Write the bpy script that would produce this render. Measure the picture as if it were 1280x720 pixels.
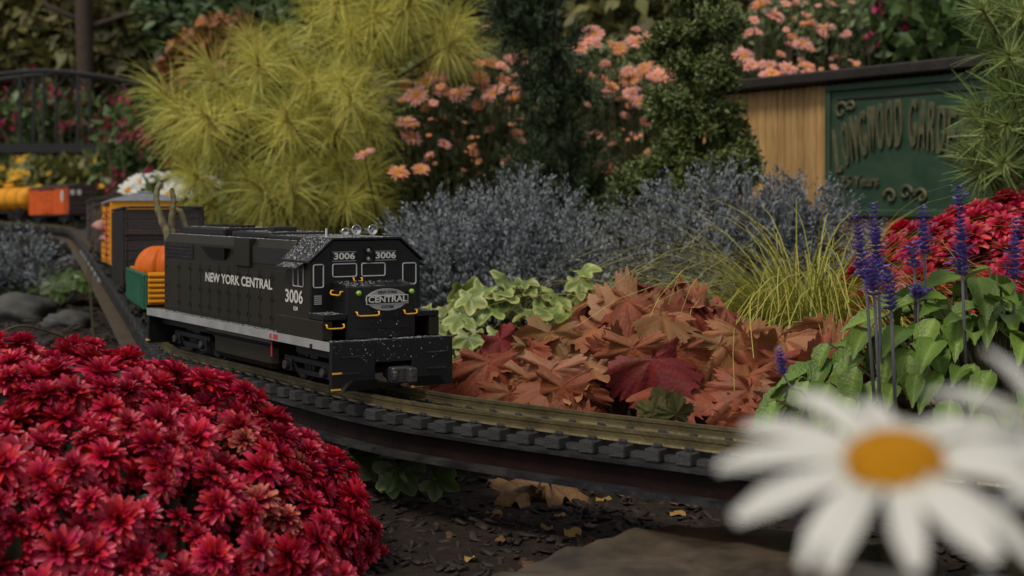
import bpy, bmesh, math, random
import numpy as np
from mathutils import Vector, Matrix

R = math.radians
random.seed(7)
rng = np.random.default_rng(7)
for o in list(bpy.data.objects):
    bpy.data.objects.remove(o, do_unlink=True)
scene = bpy.context.scene
col = scene.collection

# ------------------------------------------------------------------ camera
FPX, HOR, ZC = 1840.0, 248.0, 0.245      # focal length in photo pixels, horizon row, lens height (m)
cam = bpy.data.cameras.new('camera')
camo = bpy.data.objects.new('camera', cam)
col.objects.link(camo)
camo.location = (0, 0, ZC)
camo.rotation_euler = (R(90), 0, 0)
cam.sensor_width = 36
cam.lens = FPX / 1280 * 36
cam.shift_y = -(360 - HOR) / 1280
cam.clip_start = 0.02
cam.clip_end = 200
cam.dof.use_dof = True
cam.dof.focus_distance = 1.17
cam.dof.aperture_fstop = 13.0
scene.camera = camo

# ------------------------------------------------------------------ sky, sun, exposure (overcast)
SUN_EL, SUN_AZ = 56, -142          # azimuth measured from +Y towards +X
world = bpy.data.worlds.new('World')
scene.world = world
world.use_nodes = True
wt = world.node_tree
wt.nodes.clear()
sky = wt.nodes.new('ShaderNodeTexSky')
sky.sky_type = 'NISHITA'
sky.sun_disc = False
sky.sun_elevation = R(SUN_EL)
sky.sun_rotation = R(SUN_AZ)
hs = wt.nodes.new('ShaderNodeHueSaturation')
hs.inputs['Saturation'].default_value = 0.08      # cloud cover: a greyer dome
bg = wt.nodes.new('ShaderNodeBackground')
bg.inputs['Strength'].default_value = 0.085
wo = wt.nodes.new('ShaderNodeOutputWorld')
wt.links.new(sky.outputs[0], hs.inputs['Color'])
wt.links.new(hs.outputs[0], bg.inputs['Color'])
wt.links.new(bg.outputs[0], wo.inputs['Surface'])
sl = bpy.data.lights.new('sun', 'SUN')
sl.energy = 1.5
sl.angle = R(14)
sl.color = (1.0, 0.91, 0.75)
so = bpy.data.objects.new('sun', sl)
col.objects.link(so)
_d = Vector((math.sin(R(SUN_AZ)) * math.cos(R(SUN_EL)), math.cos(R(SUN_AZ)) * math.cos(R(SUN_EL)), math.sin(R(SUN_EL))))
so.rotation_euler = _d.to_track_quat('Z', 'Y').to_euler()
so.location = (0, 0, 6)
vs = scene.view_settings
vs.view_transform = 'Standard'
vs.look = 'None'
vs.exposure = 0.50
vs.gamma = 1.0
vs.use_curve_mapping = False
scene.cycles.max_bounces = 5
scene.cycles.diffuse_bounces = 3
scene.cycles.glossy_bounces = 2
scene.cycles.transmission_bounces = 2


# ------------------------------------------------------------------ helpers
def at(px, py, Y):
    return Vector(((px - 640) / FPX * Y, Y, ZC - (py - HOR) / FPX * Y))


def px_of(p):
    return 640 + FPX * p[0] / p[1], HOR - FPX * (p[2] - ZC) / p[1]


def smooth01(x):
    x = min(1.0, max(0.0, x))
    return x * x * (3 - 2 * x)


class MB:
    """collects faces of one mesh; t = place along a leaf, r = random per leaf"""
    def __init__(s):
        s.V, s.F, s.T, s.Q, s.n = [], [], [], [], 0

    def add(s, V, F, t=0.0, r=0.0, M=None):
        V = np.asarray(V, dtype=float)
        if M is not None:
            A = np.array(M)
            V = V @ A[:3, :3].T + A[:3, 3]
        k = len(V)
        s.V.append(V)
        s.T.append(np.broadcast_to(np.asarray(t, float), (k,)))
        s.Q.append(np.broadcast_to(np.asarray(r, float), (k,)))
        n = s.n
        s.F.extend([[i + n for i in f] for f in F])
        s.n += k
        return s

    def box(s, x0, x1, y0, y1, z0, z1, M=None, t=0.0, r=0.0):
        V = [(x0, y0, z0), (x1, y0, z0), (x1, y1, z0), (x0, y1, z0), (x0, y0, z1), (x1, y0, z1), (x1, y1, z1), (x0, y1, z1)]
        F = [(3, 2, 1, 0), (4, 5, 6, 7), (0, 1, 5, 4), (1, 2, 6, 5), (2, 3, 7, 6), (3, 0, 4, 7)]
        return s.add(V, F, t, r, M)

    def prism_x(s, poly, x0, x1, M=None):
        """poly of (y, z) swept along x"""
        n = len(poly)
        V = [(x0, y, z) for y, z in poly] + [(x1, y, z) for y, z in poly]
        F = [list(range(n))[::-1], list(range(n, 2 * n))]
        F += [(i, (i + 1) % n, n + (i + 1) % n, n + i) for i in range(n)]
        return s.add(V, F, 0, 0, M)

    def cyl(s, a, b, ra, rb=None, n=12, caps=True):
        rb = ra if rb is None else rb
        a, b = Vector(a), Vector(b)
        q = (b - a).to_track_quat('Z', 'Y')
        V, F = [], []
        for p, rr in ((a, ra), (b, rb)):
            for i in range(n):
                w = 2 * math.pi * i / n
                V.append(p + q @ Vector((rr * math.cos(w), rr * math.sin(w), 0)))
        F = [(i, (i + 1) % n, n + (i + 1) % n, n + i) for i in range(n)]
        if caps:
            F += [list(range(n))[::-1], list(range(n, 2 * n))]
        return s.add(V, F)

    def tube(s, pts, rad, n=6, closed=False, r=0.0):
        pts = [Vector(p) for p in pts]
        m = len(pts)
        rad = [rad] * m if np.isscalar(rad) else rad
        V, T = [], []
        up = None
        for i, p in enumerate(pts):
            if closed:
                d = pts[(i + 1) % m] - pts[i - 1]
            else:
                d = pts[min(i + 1, m - 1)] - pts[max(i - 1, 0)]
            d.normalize()
            if up is None:
                up = d.orthogonal().normalized()
            up = (up - d * up.dot(d))
            up = up.normalized() if up.length > 1e-6 else d.orthogonal().normalized()
            sd = d.cross(up)
            for k in range(n):
                w = 2 * math.pi * k / n
                V.append(p + (up * math.cos(w) + sd * math.sin(w)) * rad[i])
                T.append(i / max(1, m - 1))
        F = []
        for i in range(m if closed else m - 1):
            j = (i + 1) % m
            F += [(i * n + k, i * n + (k + 1) % n, j * n + (k + 1) % n, j * n + k) for k in range(n)]
        if not closed:
            F += [list(range(n))[::-1], list(range((m - 1) * n, m * n))]
        return s.add([tuple(v) for v in V], F, T, r)

    def lathe(s, prof, n=16, M=None, cap=True):
        """prof of (radius, z)"""
        V, F = [], []
        for rr, z in prof:
            for i in range(n):
                w = 2 * math.pi * i / n
                V.append((rr * math.cos(w), rr * math.sin(w), z))
        for j in range(len(prof) - 1):
            F += [(j * n + i, j * n + (i + 1) % n, (j + 1) * n + (i + 1) % n, (j + 1) * n + i) for i in range(n)]
        if cap:
            F += [list(range(n))[::-1], list(range((len(prof) - 1) * n, len(prof) * n))]
        return s.add(V, F, 0, 0, M)

    def mesh(s, name, mat=None, smooth=False, bevel=0.0):
        me = bpy.data.meshes.new(name)
        V = np.concatenate(s.V)
        me.from_pydata(V.tolist(), [], s.F)
        if mat:
            me.materials.append(mat)
        if bevel:
            bm = bmesh.new()
            bm.from_mesh(me)
            es = [e for e in bm.edges if len(e.link_faces) == 2 and e.calc_face_angle(0) > 0.5]
            bmesh.ops.bevel(bm, geom=es, offset=bevel, segments=1, affect='EDGES', clamp_overlap=True)
            bm.to_mesh(me)
            bm.free()
        else:
            a = me.attributes.new('t', 'FLOAT', 'POINT')
            a.data.foreach_set('value', np.concatenate(s.T))
            a = me.attributes.new('r', 'FLOAT', 'POINT')
            a.data.foreach_set('value', np.concatenate(s.Q))
        if smooth:
            me.polygons.foreach_set('use_smooth', [True] * len(me.polygons))
        me.update()
        return me

    def build(s, name, mat, parent=None, smooth=False, bevel=0.0):
        return link(name, s.mesh(name, mat, smooth, bevel), parent)


def link(name, me, parent=None):
    o = bpy.data.objects.new(name, me)
    col.objects.link(o)
    if parent is not None:
        o.parent = parent
    return o


def empty(name, loc=(0, 0, 0), rz=0.0):
    o = bpy.data.objects.new(name, None)
    o.empty_display_size = 0.02
    col.objects.link(o)
    o.location = loc
    o.rotation_euler = (0, 0, rz)
    return o


def tag(o, label=None, cat=None, group=None, kind=None):
    if label: o['label'] = label
    if cat: o['category'] = cat
    if group: o['group'] = group
    if kind: o['kind'] = kind
    return o


def orient(o, loc, z, roll=0.0, sc=1.0):
    """local +Z along z"""
    q = Vector((0, 0, 1)).rotation_difference(Vector(z).normalized())
    m = Matrix.Translation(loc) @ q.to_matrix().to_4x4() @ Matrix.Rotation(roll, 4, 'Z') @ Matrix.Scale(sc, 4)
    o.matrix_local = m
    return o


def orient_leaf(o, loc, x, nrm, sc=1.0):
    """local +X along x, local +Z near nrm"""
    x = Vector(x).normalized()
    y = Vector(nrm).cross(x).normalized()
    z = x.cross(y)
    m = Matrix((x, y, z)).transposed().to_4x4()
    o.matrix_local = Matrix.Translation(loc) @ m @ Matrix.Scale(sc, 4)
    return o


# numpy mass scatter of one small base shape
def norm(a):
    return a / np.maximum(np.linalg.norm(a, axis=-1, keepdims=True), 1e-9)


def scatter_mesh(name, base, X, N, P, S, mat, smooth=False, width=None):
    V, F, T = base
    V = np.asarray(V, float)
    X = norm(np.asarray(X, float))
    Yv = norm(np.cross(N, X))
    Z = np.cross(X, Yv)
    S = np.broadcast_to(np.asarray(S, float), (len(X),))
    A = np.stack([X, Yv, Z], axis=2) * S[:, None, None]
    W = np.einsum('mij,nj->mni', A, V) + np.asarray(P)[:, None, :]
    m, n = len(X), len(V)
    F = np.asarray(F)
    FF = (F[None] + (np.arange(m) * n)[:, None, None]).reshape(-1)
    k = F.shape[1]
    nf = len(FF) // k
    me = bpy.data.meshes.new(name)
    me.vertices.add(m * n)
    me.vertices.foreach_set('co', W.reshape(-1))
    me.loops.add(len(FF))
    me.loops.foreach_set('vertex_index', FF.astype(np.int32))
    me.polygons.add(nf)
    me.polygons.foreach_set('loop_start', np.arange(nf, dtype=np.int32) * k)
    if smooth:
        me.polygons.foreach_set('use_smooth', np.ones(nf, dtype=bool))
    me.update(calc_edges=True)
    a = me.attributes.new('t', 'FLOAT', 'POINT')
    a.data.foreach_set('value', np.tile(np.asarray(T, float), m))
    a = me.attributes.new('r', 'FLOAT', 'POINT')
    a.data.foreach_set('value', np.repeat(rng.random(m), n))
    me.materials.append(mat)
    return me


def rdir(n):
    return norm(rng.normal(size=(n, 3)))


# ------------------------------------------------------------------ materials
def rgb(c):
    return (c[0], c[1], c[2], 1.0)


def pmat(name, c1, c2=None, rough=0.5, scale=60.0, bump=0.0, bscale=None, spec=0.5, metal=0.0,
         trans=0.0, orand=0.0, irand=0.0, hrand=0.0, ramp=None, coat=0.0, detail=3.0, stretch=None,
         oramp=None, emit=None, contrast=(0.35, 0.65), tmix=None):
    m = bpy.data.materials.new(name)
    m.use_nodes = True
    nt = m.node_tree
    nt.nodes.clear()
    N, Lk = nt.nodes.new, nt.links.new
    out = N('ShaderNodeOutputMaterial')
    bs = N('ShaderNodeBsdfPrincipled')
    bs.inputs['Roughness'].default_value = rough
    bs.inputs['Specular IOR Level'].default_value = spec
    bs.inputs['Metallic'].default_value = metal
    bs.inputs['Coat Weight'].default_value = coat
    bs.inputs['Coat Roughness'].default_value = 0.15
    tc = N('ShaderNodeTexCoord')
    vec = tc.outputs['Object']
    if stretch:
        mp = N('ShaderNodeMapping')
        mp.inputs['Scale'].default_value = stretch
        Lk(vec, mp.inputs['Vector'])
        vec = mp.outputs[0]

    def noise(sc, det=detail):
        n = N('ShaderNodeTexNoise')
        n.inputs['Scale'].default_value = sc
        n.inputs['Detail'].default_value = det
        Lk(vec, n.inputs['Vector'])
        return n

    def setramp(cr, stops):
        e = cr.color_ramp.elements
        while len(e) < len(stops):
            e.new(0.5)
        for i, (p, c) in enumerate(stops):
            e[i].position = p
            e[i].color = rgb(c)
    c = None
    if ramp:
        at_ = N('ShaderNodeAttribute')
        at_.attribute_name = 't'
        cr = N('ShaderNodeValToRGB')
        setramp(cr, ramp)
        Lk(at_.outputs['Fac'], cr.inputs[0])
        c = cr.outputs[0]
    if oramp:
        oi = N('ShaderNodeObjectInfo')
        cr = N('ShaderNodeValToRGB')
        setramp(cr, oramp)
        Lk(oi.outputs['Random'], cr.inputs[0])
        if c is not None:
            mx = N('ShaderNodeMix'); mx.data_type = 'RGBA'; mx.blend_type = 'MULTIPLY'
            mx.inputs[0].default_value = 1.0
            Lk(c, mx.inputs[6]); Lk(cr.outputs[0], mx.inputs[7])
            c = mx.outputs[2]
        else:
            c = cr.outputs[0]
    if c is None:
        v = N('ShaderNodeRGB')
        v.outputs[0].default_value = rgb(c1)
        c = v.outputs[0]
    if c2 is not None:
        n = noise(scale)
        mr = N('ShaderNodeMapRange')
        mr.inputs[1].default_value, mr.inputs[2].default_value = contrast
        Lk(n.outputs['Fac'], mr.inputs[0])
        mx = N('ShaderNodeMix'); mx.data_type = 'RGBA'
        Lk(mr.outputs[0], mx.inputs[0]); Lk(c, mx.inputs[6])
        mx.inputs[7].default_value = rgb(c2)
        c = mx.outputs[2]
    if orand or irand or hrand:
        hsv = N('ShaderNodeHueSaturation')
        oi = N('ShaderNodeObjectInfo')
        at2 = N('ShaderNodeAttribute'); at2.attribute_name = 'r'

        def affine(src, mul, add):
            ma = N('ShaderNodeMath'); ma.operation = 'MULTIPLY_ADD'
            Lk(src, ma.inputs[0]); ma.inputs[1].default_value = mul
            if isinstance(add, float): ma.inputs[2].default_value = add
            else: Lk(add, ma.inputs[2])
            return ma.outputs[0]
        v1 = affine(oi.outputs['Random'], 2 * orand, 1.0 - orand - irand)
        v2 = affine(at2.outputs['Fac'], 2 * irand, v1)
        Lk(v2, hsv.inputs['Value'])
        wn = N('ShaderNodeTexWhiteNoise'); wn.noise_dimensions = '2D'
        cx = N('ShaderNodeCombineXYZ')
        Lk(oi.outputs['Random'], cx.inputs[0]); Lk(at2.outputs['Fac'], cx.inputs[1])
        Lk(cx.outputs[0], wn.inputs['Vector'])
        Lk(affine(wn.outputs['Value'], 2 * hrand, 0.5 - hrand), hsv.inputs['Hue'])
        Lk(c, hsv.inputs['Color'])
        c = hsv.outputs[0]
    Lk(c, bs.inputs['Base Color'])
    if bump:
        n = noise(bscale or scale)
        b = N('ShaderNodeBump')
        b.inputs['Strength'].default_value = min(1.0, bump)
        b.inputs['Distance'].default_value = 0.002
        Lk(n.outputs['Fac'], b.inputs['Height'])
        Lk(b.outputs[0], bs.inputs['Normal'])
    if emit:
        bs.inputs['Emission Color'].default_value = rgb(emit[0])
        bs.inputs['Emission Strength'].default_value = emit[1]
    sh = bs.outputs[0]
    if trans:
        tr = N('ShaderNodeBsdfTranslucent')
        Lk(c, tr.inputs['Color'])
        ms = N('ShaderNodeMixShader')
        ms.inputs[0].default_value = trans
        Lk(sh, ms.inputs[1]); Lk(tr.outputs[0], ms.inputs[2])
        sh = ms.outputs[0]
    Lk(sh, out.inputs['Surface'])
    return m


MT = dict(
    soil=pmat('mulch_soil', (0.010, 0.007, 0.005), (0.022, 0.014, 0.009), 0.85, 90, 1.0, 160, detail=8, spec=0.25),
    chips=pmat('mulch_chip', (0.010, 0.007, 0.006), (0.022, 0.013, 0.009), 0.7, 120, 0.5, 300, irand=0.45, spec=0.4),
    stone=pmat('flagstone', (0.085, 0.062, 0.040), (0.028, 0.020, 0.013), 0.55, 30, 1.0, 55, detail=10, spec=0.4),
    rock=pmat('grey_rock', (0.06, 0.058, 0.055), (0.025, 0.024, 0.022), 0.7, 20, 0.8, 60, detail=8),
    brass=pmat('weathered_brass', (0.155, 0.125, 0.058), (0.085, 0.066, 0.032), 0.38, 45, 0.3, 300, metal=0.5),
    tie=pmat('plastic_tie', (0.034, 0.035, 0.038), (0.014, 0.014, 0.015), 0.42, 150, 0.7, 500, stretch=(1, 5, 5), orand=0.45, spec=0.5),
    steel=pmat('black_steel', (0.012, 0.012, 0.014), (0.038, 0.037, 0.038), 0.42, 35, 0.6, 180, spec=0.4, detail=7, contrast=(0.42, 0.7)),
    web=pmat('rusty_web', (0.005, 0.003, 0.0028), (0.016, 0.006, 0.005), 0.7, 30, 0.4, 150, spec=0.15, detail=7),
    rust=pmat('brown_steel', (0.085, 0.058, 0.034), (0.05, 0.038, 0.026), 0.55, 40, 0.5, 200),
    olive=pmat('brown_black_paint', (0.012, 0.0100, 0.0048), (0.020, 0.0165, 0.0085), 0.48, 14, 0.2, 700, spec=0.25, detail=9, contrast=(0.4, 0.75)),
    black=pmat('black_paint', (0.005, 0.005, 0.0055), (0.007, 0.007, 0.0075), 0.45, 40, 0.15, 900, spec=0.3),
    dull=pmat('dull_black', (0.006, 0.006, 0.006), None, 0.7),
    silver=pmat('silver_stripe', (0.29, 0.295, 0.30), (0.22, 0.22, 0.225), 0.5, 60),
    white=pmat('white_print', (0.50, 0.50, 0.46), None, 0.6),
    grey=pmat('grey_trim', (0.34, 0.35, 0.36), None, 0.45),
    chrome=pmat('dull_chrome', (0.55, 0.55, 0.55), None, 0.25, metal=0.8),
    glass=pmat('dark_glass', (0.012, 0.013, 0.013), None, 0.06, spec=0.9, coat=0.4),
    yellow=pmat('yellow_paint', (0.72, 0.36, 0.02), None, 0.4),
    red=pmat('red_paint', (0.45, 0.03, 0.03), None, 0.4),
    green_lens=pmat('green_lens', (0.22, 0.42, 0.04), None, 0.15, coat=0.5),
    drop=pmat('water_bead_glint', (0.42, 0.43, 0.45), None, 0.08, spec=0.9),  # opaque pale grey paints in the sky reflected by clear drops
    car_green=pmat('car_green', (0.012, 0.085, 0.05), (0.02, 0.12, 0.07), 0.45, 60, 0.3, 200),
    car_yellow=pmat('car_yellow', (0.66, 0.28, 0.008), (0.54, 0.21, 0.008), 0.5, 40, spec=0.25),
    car_orange=pmat('car_orange', (0.60, 0.09, 0.006), (0.48, 0.065, 0.006), 0.55, 40, spec=0.2),
    car_brown=pmat('car_brown', (0.045, 0.026, 0.018), (0.03, 0.018, 0.013), 0.55, 40),
    car_black=pmat('car_black', (0.014, 0.011, 0.011), (0.022, 0.016, 0.015), 0.5, 60, 0.3, 300),
    car_roof=pmat('car_roof', (0.32, 0.34, 0.38), (0.24, 0.25, 0.28), 0.4, 40),
    pumpkin=pmat('pumpkin_skin', (0.60, 0.135, 0.008), (0.48, 0.09, 0.008), 0.5, 40, 0.2, 200, spec=0.2),
    stalk=pmat('dry_stalk', (0.22, 0.19, 0.09), (0.12, 0.095, 0.045), 0.6, 80, 0.4, 200, stretch=(3, 3, 0.4)),
    tip=pmat('stalk_tip', (0.05, 0.03, 0.02), None, 0.7),
    tan=pmat('tan_board', (0.50, 0.31, 0.125), (0.38, 0.22, 0.08), 0.6, 30, 0.5, 120, stretch=(4, 4, 0.5), orand=0.15),
    sign=pmat('sign_green', (0.014, 0.046, 0.026), (0.03, 0.062, 0.034), 0.5, 25, 0.3, 90),
    relief=pmat('sign_relief', (0.12, 0.10, 0.055), (0.05, 0.06, 0.03), 0.55, 70, 0.4, 200),
    roof=pmat('dark_roof', (0.010, 0.008, 0.007), (0.02, 0.015, 0.012), 0.6, 40, 0.5, 120),
    bark=pmat('bark', (0.06, 0.038, 0.024), (0.025, 0.016, 0.011), 0.85, 60, 0.9, 150, stretch=(3, 3, 0.6)),
    redbark=pmat('red_bark', (0.16, 0.06, 0.022), (0.09, 0.035, 0.014), 0.85, 40, 0.9, 120, stretch=(2, 2, 0.6)),
    stem=pmat('green_stem', (0.075, 0.085, 0.03), (0.09, 0.06, 0.03), 0.55, 60),
    redstem=pmat('red_stem', (0.16, 0.045, 0.035), None, 0.5),
    sstem=pmat('grey_stem', (0.20, 0.18, 0.21), None, 0.6),
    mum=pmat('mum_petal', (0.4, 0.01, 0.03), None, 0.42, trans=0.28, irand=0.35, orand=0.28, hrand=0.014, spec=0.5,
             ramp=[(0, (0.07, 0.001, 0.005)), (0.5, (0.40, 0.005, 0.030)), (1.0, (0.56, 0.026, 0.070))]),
    mum2=pmat('mum_petal_faded', (0.4, 0.01, 0.03), None, 0.55, trans=0.25, irand=0.3, orand=0.2, hrand=0.03, spec=0.3,
             ramp=[(0, (0.12, 0.002, 0.008)), (0.5, (0.40, 0.02, 0.04)), (1.0, (0.60, 0.20, 0.13))]),
    mumleaf=pmat('mum_leaf', (0.014, 0.028, 0.009), (0.008, 0.017, 0.006), 0.55, 40, irand=0.4, trans=0.15),
    white_petal=pmat('white_petal', (0.82, 0.81, 0.77), None, 0.6, trans=0.25, irand=0.05, spec=0.2,
                     ramp=[(0, (0.56, 0.56, 0.45)), (0.3, (0.66, 0.655, 0.62)), (1, (0.65, 0.645, 0.61))]),
    disc=pmat('daisy_disc', (0.62, 0.27, 0.005), (0.48, 0.2, 0.005), 0.7, 500, 1.0, 1500, spec=0.15),
    pink=pmat('pink_petal', (0.6, 0.2, 0.15), None, 0.6, trans=0.3, irand=0.12, orand=0.2, hrand=0.012, spec=0.2,
              ramp=[(0, (0.70, 0.32, 0.12)), (0.35, (0.72, 0.33, 0.26)), (1, (0.76, 0.40, 0.36))]),
    orange=pmat('orange_petal', (0.6, 0.2, 0.1), None, 0.6, trans=0.3, irand=0.12, orand=0.25, hrand=0.015, spec=0.2,
                ramp=[(0, (0.68, 0.29, 0.09)), (1, (0.72, 0.34, 0.24))]),
    magenta=pmat('magenta_petal', (0.36, 0.012, 0.08), None, 0.6, trans=0.3, irand=0.35, hrand=0.02),
    yellowp=pmat('yellow_petal', (0.60, 0.36, 0.02), None, 0.6, trans=0.3, irand=0.2, orand=0.2),
    dustpink=pmat('dusty_pink_petal', (0.48, 0.28, 0.24), (0.34, 0.16, 0.14), 0.6, 60, trans=0.2),
    heuch=pmat('coral_bell_leaf', (0.2, 0.05, 0.03), (0.12, 0.078, 0.026), 0.50, scale=1.7, contrast=(0.5, 0.85), trans=0.22, hrand=0.015, orand=0.28, spec=0.25, bump=0.5, bscale=16, detail=6,
               ramp=[(0, (1.2, 1.1, 0.95)), (0.25, (0.90, 0.92, 0.92)), (0.7, (1.0, 1.0, 1)), (1, (1.1, 1.08, 1.02))],
               oramp=[(0, (0.24, 0.035, 0.03)), (0.12, (0.26, 0.05, 0.032)), (0.30, (0.33, 0.10, 0.05)), (0.54, (0.35, 0.15, 0.08)),
                      (0.72, (0.33, 0.14, 0.095)), (0.87, (0.14, 0.082, 0.026)), (1.0, (0.24, 0.05, 0.035))]),
    heuch_green=pmat('olive_bell_leaf', (0.09, 0.11, 0.02), (0.12, 0.085, 0.025), 0.45, 6, trans=0.15, bump=0.9, bscale=22, orand=0.2),
    ivy=pmat('ivy_leaf', (0.1, 0.2, 0.05), None, 0.42, trans=0.15, orand=0.2, hrand=0.01, spec=0.45, bump=0.3, bscale=10,
             ramp=[(0, (0.12, 0.17, 0.035)), (0.5, (0.15, 0.20, 0.05)), (0.78, (0.30, 0.33, 0.10)), (1, (0.36, 0.38, 0.14))]),
    ivy_dark=pmat('green_leaf', (0.1, 0.2, 0.05), None, 0.45, trans=0.15, orand=0.25, hrand=0.012, bump=0.3, bscale=10,
             ramp=[(0, (0.05, 0.09, 0.018)), (0.7, (0.065, 0.115, 0.022)), (0.92, (0.10, 0.14, 0.04)), (1, (0.16, 0.19, 0.07))]),
    salvia=pmat('sage_leaf', (0.05, 0.13, 0.022), None, 0.42, trans=0.2, orand=0.25, hrand=0.012, spec=0.4, bump=0.6, bscale=14,
             ramp=[(0, (0.20, 0.28, 0.06)), (0.3, (0.14, 0.225, 0.036)), (1, (0.11, 0.185, 0.028))]),
    violet=pmat('violet_floret', (0.16, 0.115, 0.40), None, 0.6, irand=0.45, hrand=0.03, trans=0.15),
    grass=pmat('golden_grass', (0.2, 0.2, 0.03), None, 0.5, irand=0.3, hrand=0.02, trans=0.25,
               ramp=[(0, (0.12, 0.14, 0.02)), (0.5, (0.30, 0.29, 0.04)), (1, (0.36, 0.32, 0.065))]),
    gold_needle=pmat('golden_needle', (0.3, 0.28, 0.05), None, 0.5, irand=0.28, orand=0.22, hrand=0.015, trans=0.3,
               ramp=[(0, (0.50, 0.44, 0.13)), (0.35, (0.56, 0.52, 0.12)), (1, (0.42, 0.42, 0.075))]),
    green_needle=pmat('green_needle', (0.1, 0.15, 0.04), None, 0.5, irand=0.3, orand=0.2, hrand=0.015, trans=0.2,
               ramp=[(0, (0.34, 0.38, 0.13)), (0.4, (0.20, 0.26, 0.075)), (1, (0.12, 0.18, 0.055))]),
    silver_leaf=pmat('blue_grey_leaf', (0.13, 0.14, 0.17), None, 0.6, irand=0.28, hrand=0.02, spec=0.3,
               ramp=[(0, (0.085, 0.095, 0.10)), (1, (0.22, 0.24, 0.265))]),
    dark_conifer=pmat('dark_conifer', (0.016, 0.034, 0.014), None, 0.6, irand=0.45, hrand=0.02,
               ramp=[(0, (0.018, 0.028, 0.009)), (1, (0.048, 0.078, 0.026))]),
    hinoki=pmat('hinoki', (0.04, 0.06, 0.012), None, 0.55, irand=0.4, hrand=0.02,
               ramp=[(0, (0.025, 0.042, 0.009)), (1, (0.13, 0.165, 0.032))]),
    fine_leaf=pmat('aster_leaf', (0.12, 0.155, 0.06), None, 0.55, irand=0.5, hrand=0.02, trans=0.15),
    yel_leaf=pmat('yellow_green_leaf', (0.13, 0.13, 0.03), None, 0.55, irand=0.5, hrand=0.03, trans=0.2),
    far_dark=pmat('far_dark_leaf', (0.105, 0.10, 0.026), None, 0.6, irand=0.6, hrand=0.03, trans=0.15),
    far_green=pmat('far_green_leaf', (0.065, 0.105, 0.034), None, 0.6, irand=0.5, hrand=0.02, trans=0.15),
    far_rust=pmat('far_rust_leaf', (0.22, 0.085, 0.02), None, 0.6, irand=0.5, hrand=0.02, trans=0.2),
    broad=pmat('broad_green_leaf', (0.07, 0.115, 0.032), None, 0.5, irand=0.4, hrand=0.02, trans=0.2),
    fallen=pmat('dry_leaf', (0.17, 0.075, 0.025), (0.085, 0.036, 0.015), 0.6, 3, 0.8, 12, orand=0.3, hrand=0.02),
    fallen_y=pmat('yellow_dry_leaf', (0.40, 0.24, 0.06), (0.3, 0.13, 0.03), 0.6, 90, 0.5, 150, orand=0.3, hrand=0.02),
)


# ------------------------------------------------------------------ ground
def ground_z(x, y):
    start = 3.0 + max(0.0, -x) * 2.0
    z = 0.42 * smooth01((y - start) / 4.0) + max(0.0, y - start - 4.0) * 0.06
    z += 0.004 * math.sin(x * 23 + 1.3) * math.sin(y * 19 + 0.4) + 0.003 * math.sin(x * 51 + y * 37)
    if y < 1.6:                                   # low shelf right of the track, towards the mums
        z += 0.012 * smooth01((x - 0.25) / 0.2)
    return z


def build_ground():
    xs = np.concatenate([np.linspace(-30, -3, 14), np.linspace(-2.8, 2.8, 150), np.linspace(3, 30, 14)])
    ys = np.concatenate([np.linspace(-6, 0.4, 10), np.linspace(0.5, 2.2, 80), np.linspace(2.25, 10, 80), np.linspace(11, 60, 14)])
    V = [(x, y, ground_z(x, y)) for y in ys for x in xs]
    nx = len(xs)
    F = [(j * nx + i, j * nx + i + 1, (j + 1) * nx + i + 1, (j + 1) * nx + i) for j in range(len(ys) - 1) for i in range(nx - 1)]
    g = MB().add(V, F).build('ground', MT['soil'], smooth=True)
    tag(g, kind='structure')


build_ground()

# ------------------------------------------------------------------ track path
CTRL = [(1.05, 0.40), (0.80, 0.53), (0.56, 0.675), (0.35, 0.812), (0.160, 0.955), (0.0, 1.085), (-0.0925, 1.181), (-0.212, 1.3625),
        (-0.331, 1.549), (-0.394, 1.73), (-0.53, 2.15), (-0.70, 2.67), (-1.0, 3.58), (-1.29, 4.45), (-1.41, 4.72), (-1.60, 4.94),
        (-1.86, 5.13), (-2.2, 5.32), (-2.7, 5.5)]


def catmull(P, n=24):
    P = [np.array(p, float) for p in P]
    P = [2 * P[0] - P[1]] + P + [2 * P[-1] - P[-2]]
    o = []
    for i in range(1, len(P) - 2):
        for k in range(n):
            t = k / n
            a, b, c, d = P[i - 1], P[i], P[i + 1], P[i + 2]
            o.append(0.5 * (2 * b + (c - a) * t + (2 * a - 5 * b + 4 * c - d) * t * t + (3 * b - a - 3 * c + d) * t ** 3))
    o.append(P[-2])
    return np.array(o)


PATH = catmull(CTRL)
ARC = np.concatenate([[0], np.cumsum(np.linalg.norm(np.diff(PATH, axis=0), axis=1))])
S_LOCO_REAR = ARC[np.argmin(np.linalg.norm(PATH - np.array([-0.331, 1.549]), axis=1))]


def rail_z(s):
    return 0.090 + 0.020 * max(0.0, s - S_LOCO_REAR)


def path_at(s):
    x = np.interp(s, ARC, PATH[:, 0]); y = np.interp(s, ARC, PATH[:, 1])
    x2 = np.interp(s + 0.01, ARC, PATH[:, 0]); y2 = np.interp(s + 0.01, ARC, PATH[:, 1])
    x1 = np.interp(s - 0.01, ARC, PATH[:, 0]); y1 = np.interp(s - 0.01, ARC, PATH[:, 1])
    d = np.array([x1 - x2, y1 - y2])               # points towards the train's front
    d /= np.linalg.norm(d)
    return Vector((x, y, rail_z(s))), Vector((d[0], d[1], 0))


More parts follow.
